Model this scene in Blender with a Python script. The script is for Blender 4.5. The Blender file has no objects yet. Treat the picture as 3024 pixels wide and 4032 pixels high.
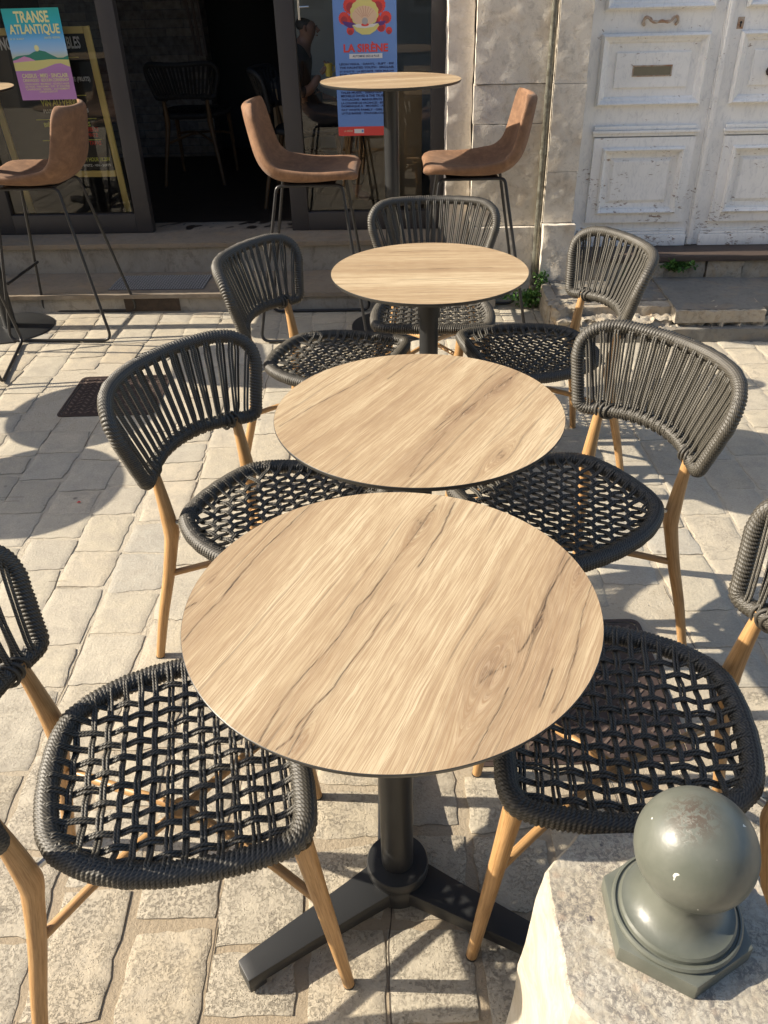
import bpy, bmesh, math, random
import numpy as np
from mathutils import Matrix, Vector
import time; _T0 = time.time()
random.seed(7); RNG = np.random.RandomState(11)
S = bpy.context.scene
COL = S.collection
PI = math.pi

# ------------------------------------------------------------------ camera
cam_d = bpy.data.cameras.new("camera"); cam = bpy.data.objects.new("camera", cam_d); COL.objects.link(cam)
PITCH, ROLL, CAMH, LENS = 0.59197, -0.02861, 1.5294, 37.7354
cp, sp = math.cos(PITCH), math.sin(PITCH)
fw = Vector((0, cp, -sp)); r0 = Vector((1, 0, 0)); u0 = r0.cross(fw)
rr = math.cos(ROLL)*r0 + math.sin(ROLL)*u0; uu = -math.sin(ROLL)*r0 + math.cos(ROLL)*u0
cam.matrix_world = Matrix(((rr.x, uu.x, -fw.x, 0), (rr.y, uu.y, -fw.y, 0), (rr.z, uu.z, -fw.z, CAMH), (0, 0, 0, 1)))
cam_d.sensor_fit = 'HORIZONTAL'; cam_d.sensor_width = 36; cam_d.lens = LENS
cam_d.clip_start = 0.02; cam_d.clip_end = 300
S.camera = cam

# ------------------------------------------------------------------ light
SUN_EL, SUN_AZ = math.radians(32.4), math.radians(-2.6)      # light travels along +x
w = bpy.data.worlds.new("World"); S.world = w; w.use_nodes = True
nt = w.node_tree; nt.nodes.clear()
sky = nt.nodes.new('ShaderNodeTexSky'); sky.sky_type = 'NISHITA'; sky.sun_disc = False
sky.sun_elevation = SUN_EL; sky.sun_rotation = math.radians(270); sky.air_density = 1.0; sky.dust_density = 2.0
bg = nt.nodes.new('ShaderNodeBackground'); bg.inputs[1].default_value = 0.12
wo = nt.nodes.new('ShaderNodeOutputWorld')
nt.links.new(sky.outputs[0], bg.inputs[0]); nt.links.new(bg.outputs[0], wo.inputs[0])
sl = bpy.data.lights.new("sun", 'SUN'); sl.energy = 5.0; sl.angle = math.radians(0.53); sl.color = (1.0, 0.895, 0.74)
so = bpy.data.objects.new("sun", sl); COL.objects.link(so)
ld = Vector((math.cos(SUN_AZ)*math.cos(SUN_EL), math.sin(SUN_AZ)*math.cos(SUN_EL), -math.sin(SUN_EL)))
so.rotation_euler = ld.to_track_quat('-Z', 'Y').to_euler(); so.location = (-6, 0, 6)
S.view_settings.view_transform = 'Standard'; S.view_settings.look = 'None'
S.view_settings.exposure = 0.88; S.view_settings.gamma = 1.0
S.render.engine = 'CYCLES'
S.cycles.max_bounces = 8; S.cycles.transparent_max_bounces = 12

# ------------------------------------------------------------------ materials
class NT:
    def __init__(s, name):
        s.m = bpy.data.materials.new(name); s.m.use_nodes = True; s.t = s.m.node_tree; s.t.nodes.clear()
        s.out = s.t.nodes.new('ShaderNodeOutputMaterial'); s.b = s.t.nodes.new('ShaderNodeBsdfPrincipled')
        s.t.links.new(s.b.outputs[0], s.out.inputs[0])
    def n(s, typ, **kw):
        x = s.t.nodes.new('ShaderNode'+typ)
        for k, v in kw.items():
            if k in x.inputs: s.put(x.inputs[k], v)
            else: setattr(x, k, v)
        return x
    def put(s, inp, v):
        if hasattr(v, 'is_output'): s.t.links.new(v, inp)
        elif v is not None:
            try: inp.default_value = v
            except Exception: inp.default_value = (*v, 1) if len(v) == 3 else v
    def co(s, kind='Object', scale=(1, 1, 1), rot=(0, 0, 0)):
        c = s.n('TexCoord'); mp = s.n('Mapping'); s.t.links.new(c.outputs[kind], mp.inputs[0])
        mp.inputs['Scale'].default_value = scale; mp.inputs['Rotation'].default_value = rot
        return mp.outputs[0]
    def noise(s, vec, scale, detail=4, rough=.55, dist=0, out=0):
        x = s.n('TexNoise', Scale=scale, Detail=detail, Roughness=rough, Distortion=dist); s.t.links.new(vec, x.inputs['Vector'])
        return x.outputs[out]
    def voro(s, vec, scale, feature='F1', out=0):
        x = s.t.nodes.new('ShaderNodeTexVoronoi'); x.feature = feature; x.inputs['Scale'].default_value = scale; s.t.links.new(vec, x.inputs['Vector']); return x.outputs[out]
    def ramp(s, fac, stops, interp='LINEAR'):
        x = s.n('ValToRGB'); s.t.links.new(fac, x.inputs[0]); e = x.color_ramp.elements; x.color_ramp.interpolation = interp
        while len(e) < len(stops): e.new(0.5)
        for i, (p, c) in enumerate(stops):
            e[i].position = p; e[i].color = (c, c, c, 1) if not hasattr(c, '__len__') else (*c, 1)
        return x.outputs[0]
    def mix(s, fac, a, b, mode='MIX'):
        x = s.t.nodes.new('ShaderNodeMix'); x.data_type = 'RGBA'; x.blend_type = mode; x.clamp_factor = True
        s.put(x.inputs[0], fac)
        for i, v in ((6, a), (7, b)):
            if hasattr(v, 'is_output'): s.t.links.new(v, x.inputs[i])
            else: x.inputs[i].default_value = (*v, 1) if hasattr(v, '__len__') else (v, v, v, 1)
        return x.outputs[2]
    def math(s, op, a, b=0.0, c=0.0, clamp=False):
        x = s.t.nodes.new('ShaderNodeMath'); x.operation = op; x.use_clamp = clamp
        for i, v in enumerate((a, b, c)): s.put(x.inputs[i], v)
        return x.outputs[0]
    def attr(s, name, out='Fac'):
        x = s.n('Attribute'); x.attribute_name = name; return x.outputs[out]
    def sep(s, vec):
        x = s.n('SeparateXYZ'); s.t.links.new(vec, x.inputs[0]); return x.outputs
    def bump(s, h, strength=.4, dist=.003, nrm=None):
        x = s.n('Bump'); x.inputs['Strength'].default_value = strength; x.inputs['Distance'].default_value = dist
        s.t.links.new(h, x.inputs['Height'])
        if nrm: s.t.links.new(nrm, x.inputs['Normal'])
        return x.outputs[0]
    def fin(s, col=None, rough=None, nrm=None, spec=None, metal=None, alpha=None):
        if col is not None: s.put(s.b.inputs['Base Color'], (*col, 1) if isinstance(col, tuple) and len(col) == 3 else col)
        if rough is not None: s.put(s.b.inputs['Roughness'], rough)
        if nrm is not None: s.t.links.new(nrm, s.b.inputs['Normal'])
        if spec is not None: s.put(s.b.inputs['Specular IOR Level'], spec)
        if metal is not None: s.put(s.b.inputs['Metallic'], metal)
        return s.m

def simple(name, col, rough=.6, var=.15, nscale=40, bump=.1, spec=.5, metal=0, bdist=.001):
    k = NT(name); v = k.co()
    n = k.noise(v, nscale, 5)
    c = k.mix(n, tuple(x*(1-var) for x in col), tuple(min(1, x*(1+var)) for x in col))
    return k.fin(c, rough, k.bump(n, bump, bdist), spec, metal)

def m_paver():
    k = NT('paver_limestone'); v = k.co()
    rnd = k.attr('rnd'); pit = k.attr('pit')
    big = k.noise(v, 2.2, 5, .6); med = k.noise(v, 14, 6, .65, .6); fine = k.noise(v, 160, 5, .7); vor = k.voro(v, 55)
    base = k.ramp(rnd, [(0, (.415, .36, .265)), (.25, (.465, .415, .315)), (.5, (.43, .395, .32)), (.72, (.51, .445, .335)), (.9, (.46, .39, .28)), (1, (.37, .36, .32))])
    base = k.mix(k.ramp(med, [(.36, .6), (.62, 0)]), base, (.31, .28, .235)); base = k.mix(k.ramp(k.noise(v, 38, 6, .7, .8), [(.5, 0), (.66, .4)]), base, (.27, .245, .20))
    base = k.mix(k.ramp(big, [(.35, .0), (.75, .45)]), base, (.56, .50, .385)); base = k.mix(k.ramp(k.noise(v, 1.3, 6, .62, .8), [(.50, 0), (.72, .5)]), base, (.36, .335, .28))
    g = k.ramp(fine, [(.3, .82), (.7, 1.1)]); base = k.mix(1.0, base, g, 'MULTIPLY')
    # grey lichen pits near the bollard
    pm = k.math('MULTIPLY', k.ramp(k.noise(v, 130, 8, .8, .3), [(.52, 0), (.565, 1)]), k.ramp(k.noise(v, 16, 5, .65), [(.42, 0), (.6, 1)]))
    vp = k.ramp(k.voro(v, 210), [(.16, 1), (.27, 0)]); pm = k.math('MAXIMUM', pm, k.math('MULTIPLY', vp, k.ramp(k.noise(v, 24, 4, .6), [(.45, 0), (.55, 1)])))
    pm = k.math('MULTIPLY', pm, pit)
    base = k.mix(k.math('MULTIPLY', pm, .9), base, (.13, .115, .10))
    base = k.mix(k.math('MULTIPLY', pit, .35), base, (.46, .40, .30))
    spots = k.ramp(k.voro(v, 3.1), [(.015, 1), (.035, 0)]); base = k.mix(k.math('MULTIPLY', spots, .8), base, (.12, .105, .09))
    h = k.math('ADD', k.math('MULTIPLY', med, 1.0), k.math('MULTIPLY', fine, .5)); h = k.math('SUBTRACT', h, k.math('MULTIPLY', pm, 1.0))
    return k.fin(base, .8, k.bump(h, .8, .0045), .3)

def m_mortar():
    k = NT('sandy_mortar'); v = k.co(); y = k.sep(v)[1]
    n = k.noise(v, 120, 6, .75); m = k.noise(v, 11, 5, .6, .5)
    near = k.ramp(k.math('MULTIPLY', y, .5), [(.45, 1), (.8, 0)])
    c = k.mix(near, (.47, .42, .33), (.36, .295, .21))
    c = k.mix(k.ramp(m, [(.45, 0), (.7, .4)]), c, (.36, .30, .22)); c = k.mix(k.ramp(n, [(.33, .6), (.45, 0)]), c, (.22, .18, .13))
    return k.fin(c, .95, k.bump(k.math('ADD', n, m), .8, .006), .2)

def m_street():
    k = NT('street_paving'); v = k.co()
    b = k.n('TexBrick'); k.t.links.new(k.co(rot=(0, 0, PI/2)), b.inputs['Vector']); b.inputs['Scale'].default_value = 1
    b.inputs['Brick Width'].default_value = .21; b.inputs['Row Height'].default_value = .165; b.inputs['Mortar Size'].default_value = .006
    b.inputs['Color1'].default_value = (.47, .41, .31, 1); b.inputs['Color2'].default_value = (.55, .48, .36, 1); b.inputs['Mortar'].default_value = (.33, .27, .19, 1)
    n = k.noise(v, 12, 6, .65); c = k.mix(k.ramp(n, [(.3, .4), (.7, 0)]), b.outputs[0], (.3, .27, .22))
    return k.fin(c, .85, k.bump(n, .5, .005), .3)

def m_stone(name, c1, c2, dark=.5, bumpd=.012, sc=1.0, ochre=0.3, soot=0.0):
    k = NT(name); v = k.co()
    a = k.noise(v, 3*sc, 6, .65, .5); b = k.noise(v, 26*sc, 7, .72, .4); f = k.noise(v, 180*sc, 5, .7)
    c = k.mix(k.ramp(a, [(.3, 0), (.7, 1)]), c1, c2)
    c = k.mix(k.math('MULTIPLY', k.ramp(b, [(.5, 0), (.68, 1)]), dark), c, tuple(x*.42 for x in c1))
    c = k.mix(k.math('MULTIPLY', k.ramp(k.noise(v, 5*sc, 5, .6, 1.2), [(.5, 0), (.7, 1)]), ochre), c, (.42, .27, .12))
    h = k.math('ADD', b, k.math('MULTIPLY', f, .35))
    return k.fin(c, .9, k.bump(h, .8, bumpd), .25)

def m_bollard():
    k = NT('lichen_limestone'); v = k.co()
    a = k.noise(v, 8, 6, .65, .4); f = k.noise(v, 150, 8, .8, .6); gr = k.voro(v, 110)
    c = k.mix(k.ramp(a, [(.3, 0), (.65, 1)]), (.45, .40, .31), (.37, .33, .26))
    c = k.mix(k.ramp(k.noise(v, 13, 7, .7, 1.6), [(.42, 0), (.62, .8)]), c, (.50, .47, .40)); c = k.mix(k.ramp(k.noise(v, 60, 7, .75), [(.55, 0), (.7, .5)]), c, (.27, .235, .19))
    z = k.sep(v)[2]
    topm = k.ramp(z, [(.562, 0), (.569, 1)])
    sp = k.math('MULTIPLY', k.ramp(f, [(.47, 0), (.54, 1)]), k.ramp(k.noise(v, 18, 5, .6), [(.34, 0), (.55, 1)]))
    vq = k.ramp(k.voro(v, 260), [(.14, 1), (.24, 0)]); sp = k.math('MAXIMUM', sp, k.math('MULTIPLY', vq, .7)); sp = k.math('MULTIPLY', sp, topm)
    c = k.mix(k.math('MULTIPLY', sp, .85), c, (.17, .155, .14))
    pb = k.ramp(k.voro(v, 42), [(.10, .5), (.28, 0)]); c = k.mix(k.math('MULTIPLY', pb, topm), c, (.44, .34, .25))
    blk = k.math('MULTIPLY', k.ramp(k.noise(v, 34, 8, .8, 1.0), [(.62, 0), (.67, 1)]), topm); c = k.mix(k.math('MULTIPLY', blk, .9), c, (.06, .055, .075))
    h = k.math('ADD', k.math('MULTIPLY', gr, -.8), f); h = k.math('MULTIPLY', h, k.math('ADD', k.math('MULTIPLY', topm, .8), .2))
    return k.fin(c, .88, k.bump(h, .7, .0035), .3)

def m_wood_leg():
    k = NT('oak_look_tube'); uv = k.n('UVMap').outputs[0]
    mp = k.n('Mapping'); k.t.links.new(uv, mp.inputs[0]); mp.inputs['Scale'].default_value = (14, 9, 1)
    n = k.noise(mp.outputs[0], 1.6, 6, .7, .3)
    mp2 = k.n('Mapping'); k.t.links.new(uv, mp2.inputs[0]); mp2.inputs['Scale'].default_value = (60, 5, 1); n2 = k.noise(mp2.outputs[0], 1, 4, .7)
    c = k.ramp(n, [(.28, (.26, .135, .05)), (.5, (.44, .255, .105)), (.72, (.56, .34, .155))])
    c = k.mix(k.ramp(n2, [(.5, 0), (.62, .55)]), c, (.25, .13, .05))
    return k.fin(c, .42, k.bump(n2, .15, .0006), .45)

def m_rope(name='charcoal_rope', strands=3, pitch=170, b=.5, cols=((.050, .045, .036), (.112, .101, .078))):
    k = NT(name); uv = k.n('UVMap').outputs[0]; s = k.sep(uv)
    ph = k.math('ADD', k.math('MULTIPLY', s[0], strands), k.math('MULTIPLY', s[1], pitch))
    st = k.math('SINE', k.math('MULTIPLY', ph, 2*PI)); st = k.math('ADD', k.math('MULTIPLY', st, .5), .5)
    n = k.noise(k.co(), 300, 3, .6); nb = k.noise(k.co(), 6, 3, .6)
    c = k.mix(st, tuple(x*.4 for x in cols[0]), cols[1]); c = k.mix(k.ramp(n, [(.4, .3), (.6, 0)]), c, (.028, .027, .025))
    c = k.mix(k.ramp(nb, [(.35, 0), (.7, .3)]), c, (.075, .068, .052))
    return k.fin(c, .52, k.bump(k.math('ADD', st, k.math('MULTIPLY', n, .3)), b, .0012), .55)

def m_table():
    k = NT('oak_laminate'); v = k.co(); c = k.attr('wood', 'Color')
    mp = k.co(scale=(1, 1, 1)); g = k.n('UVMap').outputs[0]
    m1 = k.n('Mapping'); k.t.links.new(g, m1.inputs[0]); m1.inputs['Scale'].default_value = (560, 9, 1); n1 = k.noise(m1.outputs[0], 1, 4, .65, .6)
    m2 = k.n('Mapping'); k.t.links.new(g, m2.inputs[0]); m2.inputs['Scale'].default_value = (1000, 18, 1); n2 = k.noise(m2.outputs[0], 1, 3, .6)
    cc = k.mix(k.ramp(n1, [(.48, 0), (.55, .72)]), c, (.29, .19, .105)); cc = k.mix(k.ramp(n2, [(.35, .22), (.5, 0)]), cc, (.78, .64, .44))
    return k.fin(cc, k.math('ADD', .38, k.math('MULTIPLY', n1, .2)), k.bump(n1, .3, .0006), .4)

def m_suede():
    k = NT('brown_suede'); v = k.co()
    a = k.noise(v, 7, 6, .7, 1.5); b = k.noise(v, 45, 6, .7, .5)
    c = k.ramp(a, [(.25, (.14, .072, .038)), (.5, (.225, .122, .066)), (.75, (.32, .182, .102))])
    c = k.mix(k.ramp(b, [(.35, .5), (.6, 0)]), c, (.12, .065, .04))
    m = k.fin(c, .72, k.bump(b, .25, .0012), .3)
    k.b.inputs['Sheen Weight'].default_value = .06; k.b.inputs['Sheen Roughness'].default_value = .5
    return m

def m_white_paint():
    k = NT('peeling_white_paint'); v = k.co()
    a = k.noise(v, 5, 6, .6, .4)
    sc = k.co(scale=(1, 1, 2.6)); n = k.noise(sc, 30, 7, .72, .5); lo = k.noise(v, 6.5, 3, .5)
    z = k.sep(v)[2]
    wear = k.ramp(z, [(.25, .075), (.7, .02), (.86, -.03)])
    n = k.math('ADD', n, wear)
    m = k.math('MULTIPLY', k.ramp(n, [(.625, 0), (.645, 1)]), k.ramp(lo, [(.49, 0), (.54, 1)]))
    c = k.mix(k.ramp(a, [(.3, 0), (.7, 1)]), (.83, .82, .78), (.90, .885, .85))
    dirt = k.ramp(k.noise(k.co(scale=(2, 2, .8)), 22, 6, .7, 1), [(.5, 0), (.75, .5)])
    c = k.mix(dirt, c, (.47, .48, .50))
    c = k.mix(m, c, (.33, .25, .20))
    return k.fin(c, .6, k.bump(k.math('SUBTRACT', k.math('MULTIPLY', a, .3), m), .5, .003), .35)

def m_glass():
    k = NT('window_glass'); k.t.nodes.remove(k.b)
    tr = k.n('BsdfTransparent'); tr.inputs[0].default_value = (.93, .94, .94, 1)
    gl = k.n('BsdfGlossy'); gl.inputs['Roughness'].default_value = 0.0; gl.inputs[0].default_value = (1, 1, 1, 1)
    fr = k.n('Fresnel', IOR=1.52); mx = k.n('MixShader')
    k.t.links.new(k.math('MULTIPLY', fr.outputs[0], 1.15, clamp=True), mx.inputs[0]); k.t.links.new(tr.outputs[0], mx.inputs[1]); k.t.links.new(gl.outputs[0], mx.inputs[2])
    k.t.links.new(mx.outputs[0], k.out.inputs[0]); return k.m

def m_finial():
    k = NT('grey_green_paint'); v = k.co()
    n = k.noise(v, 28, 3, .5, .3); f = k.noise(v, 160, 4, .6)
    c = k.mix(k.ramp(n, [(.35, 0), (.65, 1)]), (.098, .106, .086), (.122, .128, .106))
    p = k.sep(v)
    # rust on the crown, bright chips elsewhere
    top = k.ramp(k.math('ADD', p[2], k.math('MULTIPLY', k.math('ADD', p[0], .005), -.6)), [(.745, 0), (.768, 1)])
    d = k.n('VectorMath'); d.operation = 'DISTANCE'; k.t.links.new(v, d.inputs[0]); d.inputs[1].default_value = (-.012, -.002, .768)
    near = k.ramp(d.outputs['Value'], [(.008, 1), (.034, 0)])
    rust = k.math('MULTIPLY', k.ramp(k.noise(v, 130, 6, .75, .8), [(.47, 0), (.505, 1)]), near)
    c = k.mix(rust, c, (.065, .035, .02))
    chips = k.ramp(k.noise(v, 60, 3, .5, .4), [(.742, 0), (.752, 1)]); c = k.mix(chips, c, (.66, .65, .58))
    h = k.math('ADD', n, k.math('MULTIPLY', f, .12))
    return k.fin(c, .36, k.bump(k.math('SUBTRACT', h, k.math('MULTIPLY', rust, .3)), .35, .003), .5)

def m_cladding():
    k = NT('split_stone_cladding'); b = k.n('TexBrick'); k.t.links.new(k.co(rot=(PI/2, 0, 0)), b.inputs['Vector']); b.inputs['Scale'].default_value = 1
    b.inputs['Brick Width'].default_value = .3; b.inputs['Row Height'].default_value = .06; b.inputs['Mortar Size'].default_value = .004
    b.inputs['Color1'].default_value = (.15, .12, .09, 1); b.inputs['Color2'].default_value = (.05, .042, .036, 1); b.inputs['Mortar'].default_value = (.03, .03, .03, 1)
    n = k.noise(k.co(), 20, 5, .6); c = k.mix(.3, b.outputs[0], k.ramp(n, [(.3, .05), (.7, .4)]))
    return k.fin(c, .8, k.bump(n, .5, .01), .3)

def m_rustmetal(name, c1, c2, rough=.6):
    k = NT(name); v = k.co(); n = k.noise(v, 30, 6, .7, .6); c = k.mix(k.ramp(n, [(.35, 0), (.65, 1)]), c1, c2)
    return k.fin(c, rough, k.bump(n, .4, .002), .5, .3)

def m_leaf():
    k = NT('weed_leaf'); v = k.co(); n = k.noise(v, 25, 2); c = k.mix(k.ramp(n, [(.35, 0), (.65, 1)]), (.035, .10, .018), (.10, .21, .04))
    m = k.fin(c, .5, None, .4); k.b.inputs['Transmission Weight'].default_value = 0
    return m

def m_planks():
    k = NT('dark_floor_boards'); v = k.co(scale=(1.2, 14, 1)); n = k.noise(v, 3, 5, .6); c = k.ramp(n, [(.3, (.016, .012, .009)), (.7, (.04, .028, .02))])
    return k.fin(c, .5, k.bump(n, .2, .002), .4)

def m_concrete():
    k = NT('worn_cement_render'); v = k.co(); a = k.noise(v, 4, 7, .7, .8); b = k.noise(k.co(scale=(1, 1, .6)), 20, 7, .75, .5); f = k.noise(v, 140, 4, .7)
    c = k.mix(k.ramp(a, [(.3, 0), (.7, 1)]), (.27, .25, .215), (.38, .35, .30)); c = k.mix(k.ramp(b, [(.5, 0), (.68, .75)]), c, (.17, .15, .125))
    return k.fin(c, .9, k.bump(k.math('ADD', b, k.math('MULTIPLY', f, .3)), .6, .006), .25)

M = dict(
    paver=m_paver(), mortar=m_mortar(), street=m_street(), leg=m_wood_leg(), rope=m_rope(), rim=m_rope('wrapped_rope_rim', 22, 130, .25, ((.052, .046, .036), (.102, .091, .071))),
    table=m_table(), suede=m_suede(), glass=m_glass(), finial=m_finial(), bollard=m_bollard(), clad=m_cladding(), leaf=m_leaf(), planks=m_planks(), cement=m_concrete(),
    white=m_white_paint(),
    blackm=simple('black_powder_coat', (.022, .023, .024), .42, .2, 900, .25, .5, 0, .0006),
    edge=simple('dark_laminate_edge', (.03, .03, .028), .4, .15, 60, .05),
    rod=simple('black_steel_rod', (.02, .02, .021), .35, .2, 80, .05, .5),
    cap=simple('black_plastic', (.02, .02, .02), .5),
    frame=simple('anthracite_aluminium', (.045, .042, .044), .45, .08, 30, .05, .5),
    ashlar=m_stone('ashlar_limestone', (.62, .56, .47), (.76, .70, .60), .5, .012, 1.0, .30),
    rough=m_stone('rough_limestone', (.66, .60, .52), (.76, .70, .62), .25, .016, 1.6, .05),
    oldstone=m_stone('weathered_stone', (.34, .30, .235), (.46, .41, .33), .6, .012, 1.5, .35),
    slab=m_stone('grey_slab_stone', (.155, .15, .135), (.22, .21, .185), .4, .005, 1.4, .2),
    tread=m_stone('brown_tread_stone', (.215, .18, .14), (.285, .24, .185), .3, .003, 1.2, .2),
    darkwood=simple('dark_wood_sill', (.07, .05, .04), .6, .3, 30, .3),
    pipe=m_rustmetal('aged_zinc_pipe', (.24, .24, .20), (.085, .075, .055), .3),
    rust=m_rustmetal('rusted_iron', (.34, .16, .07), (.55, .50, .42), .7),
    castiron=simple('cast_iron', (.05, .034, .029), .55, .3, 40, .4),
    tread_iron=simple('worn_tread_iron', (.12, .088, .072), .45, .3, 50, .2),
    stud=simple('worn_mat_stud', (.34, .34, .34), .5, .2, 60, .2),
    steelmat=simple('grey_rubber_mat', (.10, .10, .105), .5, .25, 60, .2),
    mesh=m_rustmetal('dark_vent_mesh', (.10, .07, .05), (.06, .045, .035), .6),
    yellowwood=simple('yellow_wood_frame', (.78, .60, .20), .5, .12, 20, .1),
    chalkb=simple('black_chalkboard', (.018, .018, .018), .5, .3, 10, .05),
    chalk=simple('white_chalk', (.88, .88, .85), .9, .05), chalky=simple('yellow_chalk', (.72, .72, .16), .9, .05), chalkr=simple('red_chalk', (.65, .07, .05), .9, .05),
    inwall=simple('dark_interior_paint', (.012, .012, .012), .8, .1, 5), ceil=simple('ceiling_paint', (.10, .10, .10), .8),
    counterw=simple('counter_wood', (.36, .26, .15), .5, .15, 12), darkc=simple('dark_cloth', (.02, .02, .024), .9, .2, 60, .3),
    skin=simple('skin', (.26, .14, .095), .5, .05), hair=simple('dark_hair', (.02, .015, .012), .6, .3, 200, .3), yel=simple('yellow_plastic', (.75, .62, .08), .4, .05),
    brass=simple('handle_metal', (.5, .5, .48), .3, .05, 20, .02, .5, 1),
    farwall=m_stone('far_limestone', (.34, .31, .26), (.42, .385, .33), .2, .02, .4, .1), farwin=simple('far_window', (.04, .05, .06), .15, .1),
)
def flat(name, c, rough=.55): 
    return simple(name, c, rough, .04, 15, .02)

# ------------------------------------------------------------------ mesh helpers
class MB:
    def __init__(s): s.v = []; s.f = []; s.uv = []; s.mi = []
    def add(s, vs, fs, uvs=None, mi=0):
        o = len(s.v); s.v += [tuple(map(float, p)) for p in vs]
        for i, f in enumerate(fs):
            s.f.append(tuple(a+o for a in f)); s.uv.append(uvs[i] if uvs else None); s.mi.append(mi)
    def box(s, x0, x1, y0, y1, z0, z1, mi=0):
        vs = [(x, y, z) for z in (z0, z1) for y in (y0, y1) for x in (x0, x1)]
        s.add(vs, [(0, 2, 3, 1), (4, 5, 7, 6), (0, 1, 5, 4), (2, 6, 7, 3), (0, 4, 6, 2), (1, 3, 7, 5)], mi=mi)
    def prism(s, poly, z0, z1, mi=0):      # poly in xy
        n = len(poly); s.add([(x, y, z0) for x, y in poly]+[(x, y, z1) for x, y in poly],
              [tuple(range(n-1, -1, -1)), tuple(range(n, 2*n))]+[(i, (i+1) % n, n+(i+1) % n, n+i) for i in range(n)], mi=mi)
    def tube(s, path, rad, n=8, closed=False, caps=True, mi=0, ref=None, flat=1.0):
        P = np.asarray(path, float); m = len(P); R_ = np.full(m, rad) if np.isscalar(rad) else np.asarray(rad, float)
        if closed: T = np.roll(P, -1, 0)-np.roll(P, 1, 0)
        else: T = np.gradient(P, axis=0)
        T /= np.maximum(np.linalg.norm(T, axis=1), 1e-9)[:, None]
        up = np.array(ref, float) if ref is not None else (np.array([0, 0, 1.]) if abs(T[0][2]) < .9 else np.array([1., 0, 0]))
        L = np.concatenate([[0], np.cumsum(np.linalg.norm(np.diff(P, axis=0), axis=1))]); tot = L[-1]+(np.linalg.norm(P[0]-P[-1]) if closed else 0)
        vs = []; N = up-T[0]*(up@T[0]); N /= np.linalg.norm(N)
        for i in range(m):
            if ref is not None: N = np.array(ref, float)
            N = N-T[i]*(N@T[i]); N /= max(np.linalg.norm(N), 1e-9); B = np.cross(T[i], N)
            for j in range(n):
                a = 2*PI*j/n; vs.append(P[i]+R_[i]*(math.cos(a)*N*flat+math.sin(a)*B))
        fs = []; uv = []; K = m if closed else m-1
        for i in range(K):
            i2 = (i+1) % m; l0 = L[i]; l1 = L[i2] if i2 else tot
            for j in range(n):
                j2 = (j+1) % n; fs.append((i*n+j, i*n+j2, i2*n+j2, i2*n+j)); uv.append(((j/n, l0), ((j+1)/n, l0), ((j+1)/n, l1), (j/n, l1)))
        if caps and not closed:
            fs.append(tuple(range(n-1, -1, -1))); uv.append(tuple((0, 0) for _ in range(n)))
            fs.append(tuple((m-1)*n+j for j in range(n))); uv.append(tuple((0, tot) for _ in range(n)))
        s.add(vs, fs, uv, mi)
    def lathe(s, prof, n=32, c=(0, 0), mi=0, caps=True):
        vs = [(c[0]+r*math.cos(2*PI*j/n), c[1]+r*math.sin(2*PI*j/n), z) for r, z in prof for j in range(n)]
        fs = [(i*n+j, i*n+(j+1) % n, (i+1)*n+(j+1) % n, (i+1)*n+j) for i in range(len(prof)-1) for j in range(n)]
        if caps: fs += [tuple(range(n-1, -1, -1)), tuple((len(prof)-1)*n+j for j in range(n))]
        s.add(vs, fs, None, mi)
    def build(s, name, mat, parent=None, smooth=True, bevel=0, sharp=40, loc=None):
        me = bpy.data.meshes.new(name); me.from_pydata(s.v, [], s.f)
        if any(u is not None for u in s.uv):
            l = me.uv_layers.new(name='UVMap'); flatuv = []
            for f, u in zip(s.f, s.uv):
                for q in (u if u is not None else [(0, 0)]*len(f)): flatuv += [q[0], q[1]]
            l.data.foreach_set('uv', flatuv)
        for m_ in (mat if isinstance(mat, (list, tuple)) else [mat]): me.materials.append(m_)
        me.polygons.foreach_set('material_index', s.mi)
        bm = bmesh.new(); bm.from_mesh(me); bmesh.ops.recalc_face_normals(bm, faces=bm.faces)
        if bevel:
            es = [e for e in bm.edges if len(e.link_faces) == 2 and e.calc_face_angle(0) > .5]
            bmesh.ops.bevel(bm, geom=es, offset=bevel, segments=2, affect='EDGES', profile=.6)
        bm.to_mesh(me); bm.free()
        if smooth:
            me.polygons.foreach_set('use_smooth', [True]*len(me.polygons)); me.set_sharp_from_angle(angle=math.radians(sharp))
        me.validate(); me.update()
        o = bpy.data.objects.new(name, me); COL.objects.link(o)
        if parent: o.parent = parent
        if loc: o.location = loc
        return o

def tag(o, label=None, cat=None, group=None, kind=None):
    if label: o['label'] = label
    if cat: o['category'] = cat
    if group: o['group'] = group
    if kind: o['kind'] = kind
    return o
def empty(name, loc=(0, 0, 0), rz=0, label=None, cat=None, group=None):
    o = bpy.data.objects.new(name, None); COL.objects.link(o); o.location = loc; o.rotation_euler = (0, 0, rz); o.empty_display_size = .05
    return tag(o, label, cat, group)
def copy_tree(o, parent=None):
    c = o.copy(); COL.objects.link(c); c.parent = parent
    for ch in list(o.children): copy_tree(ch, c)
    return c

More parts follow.
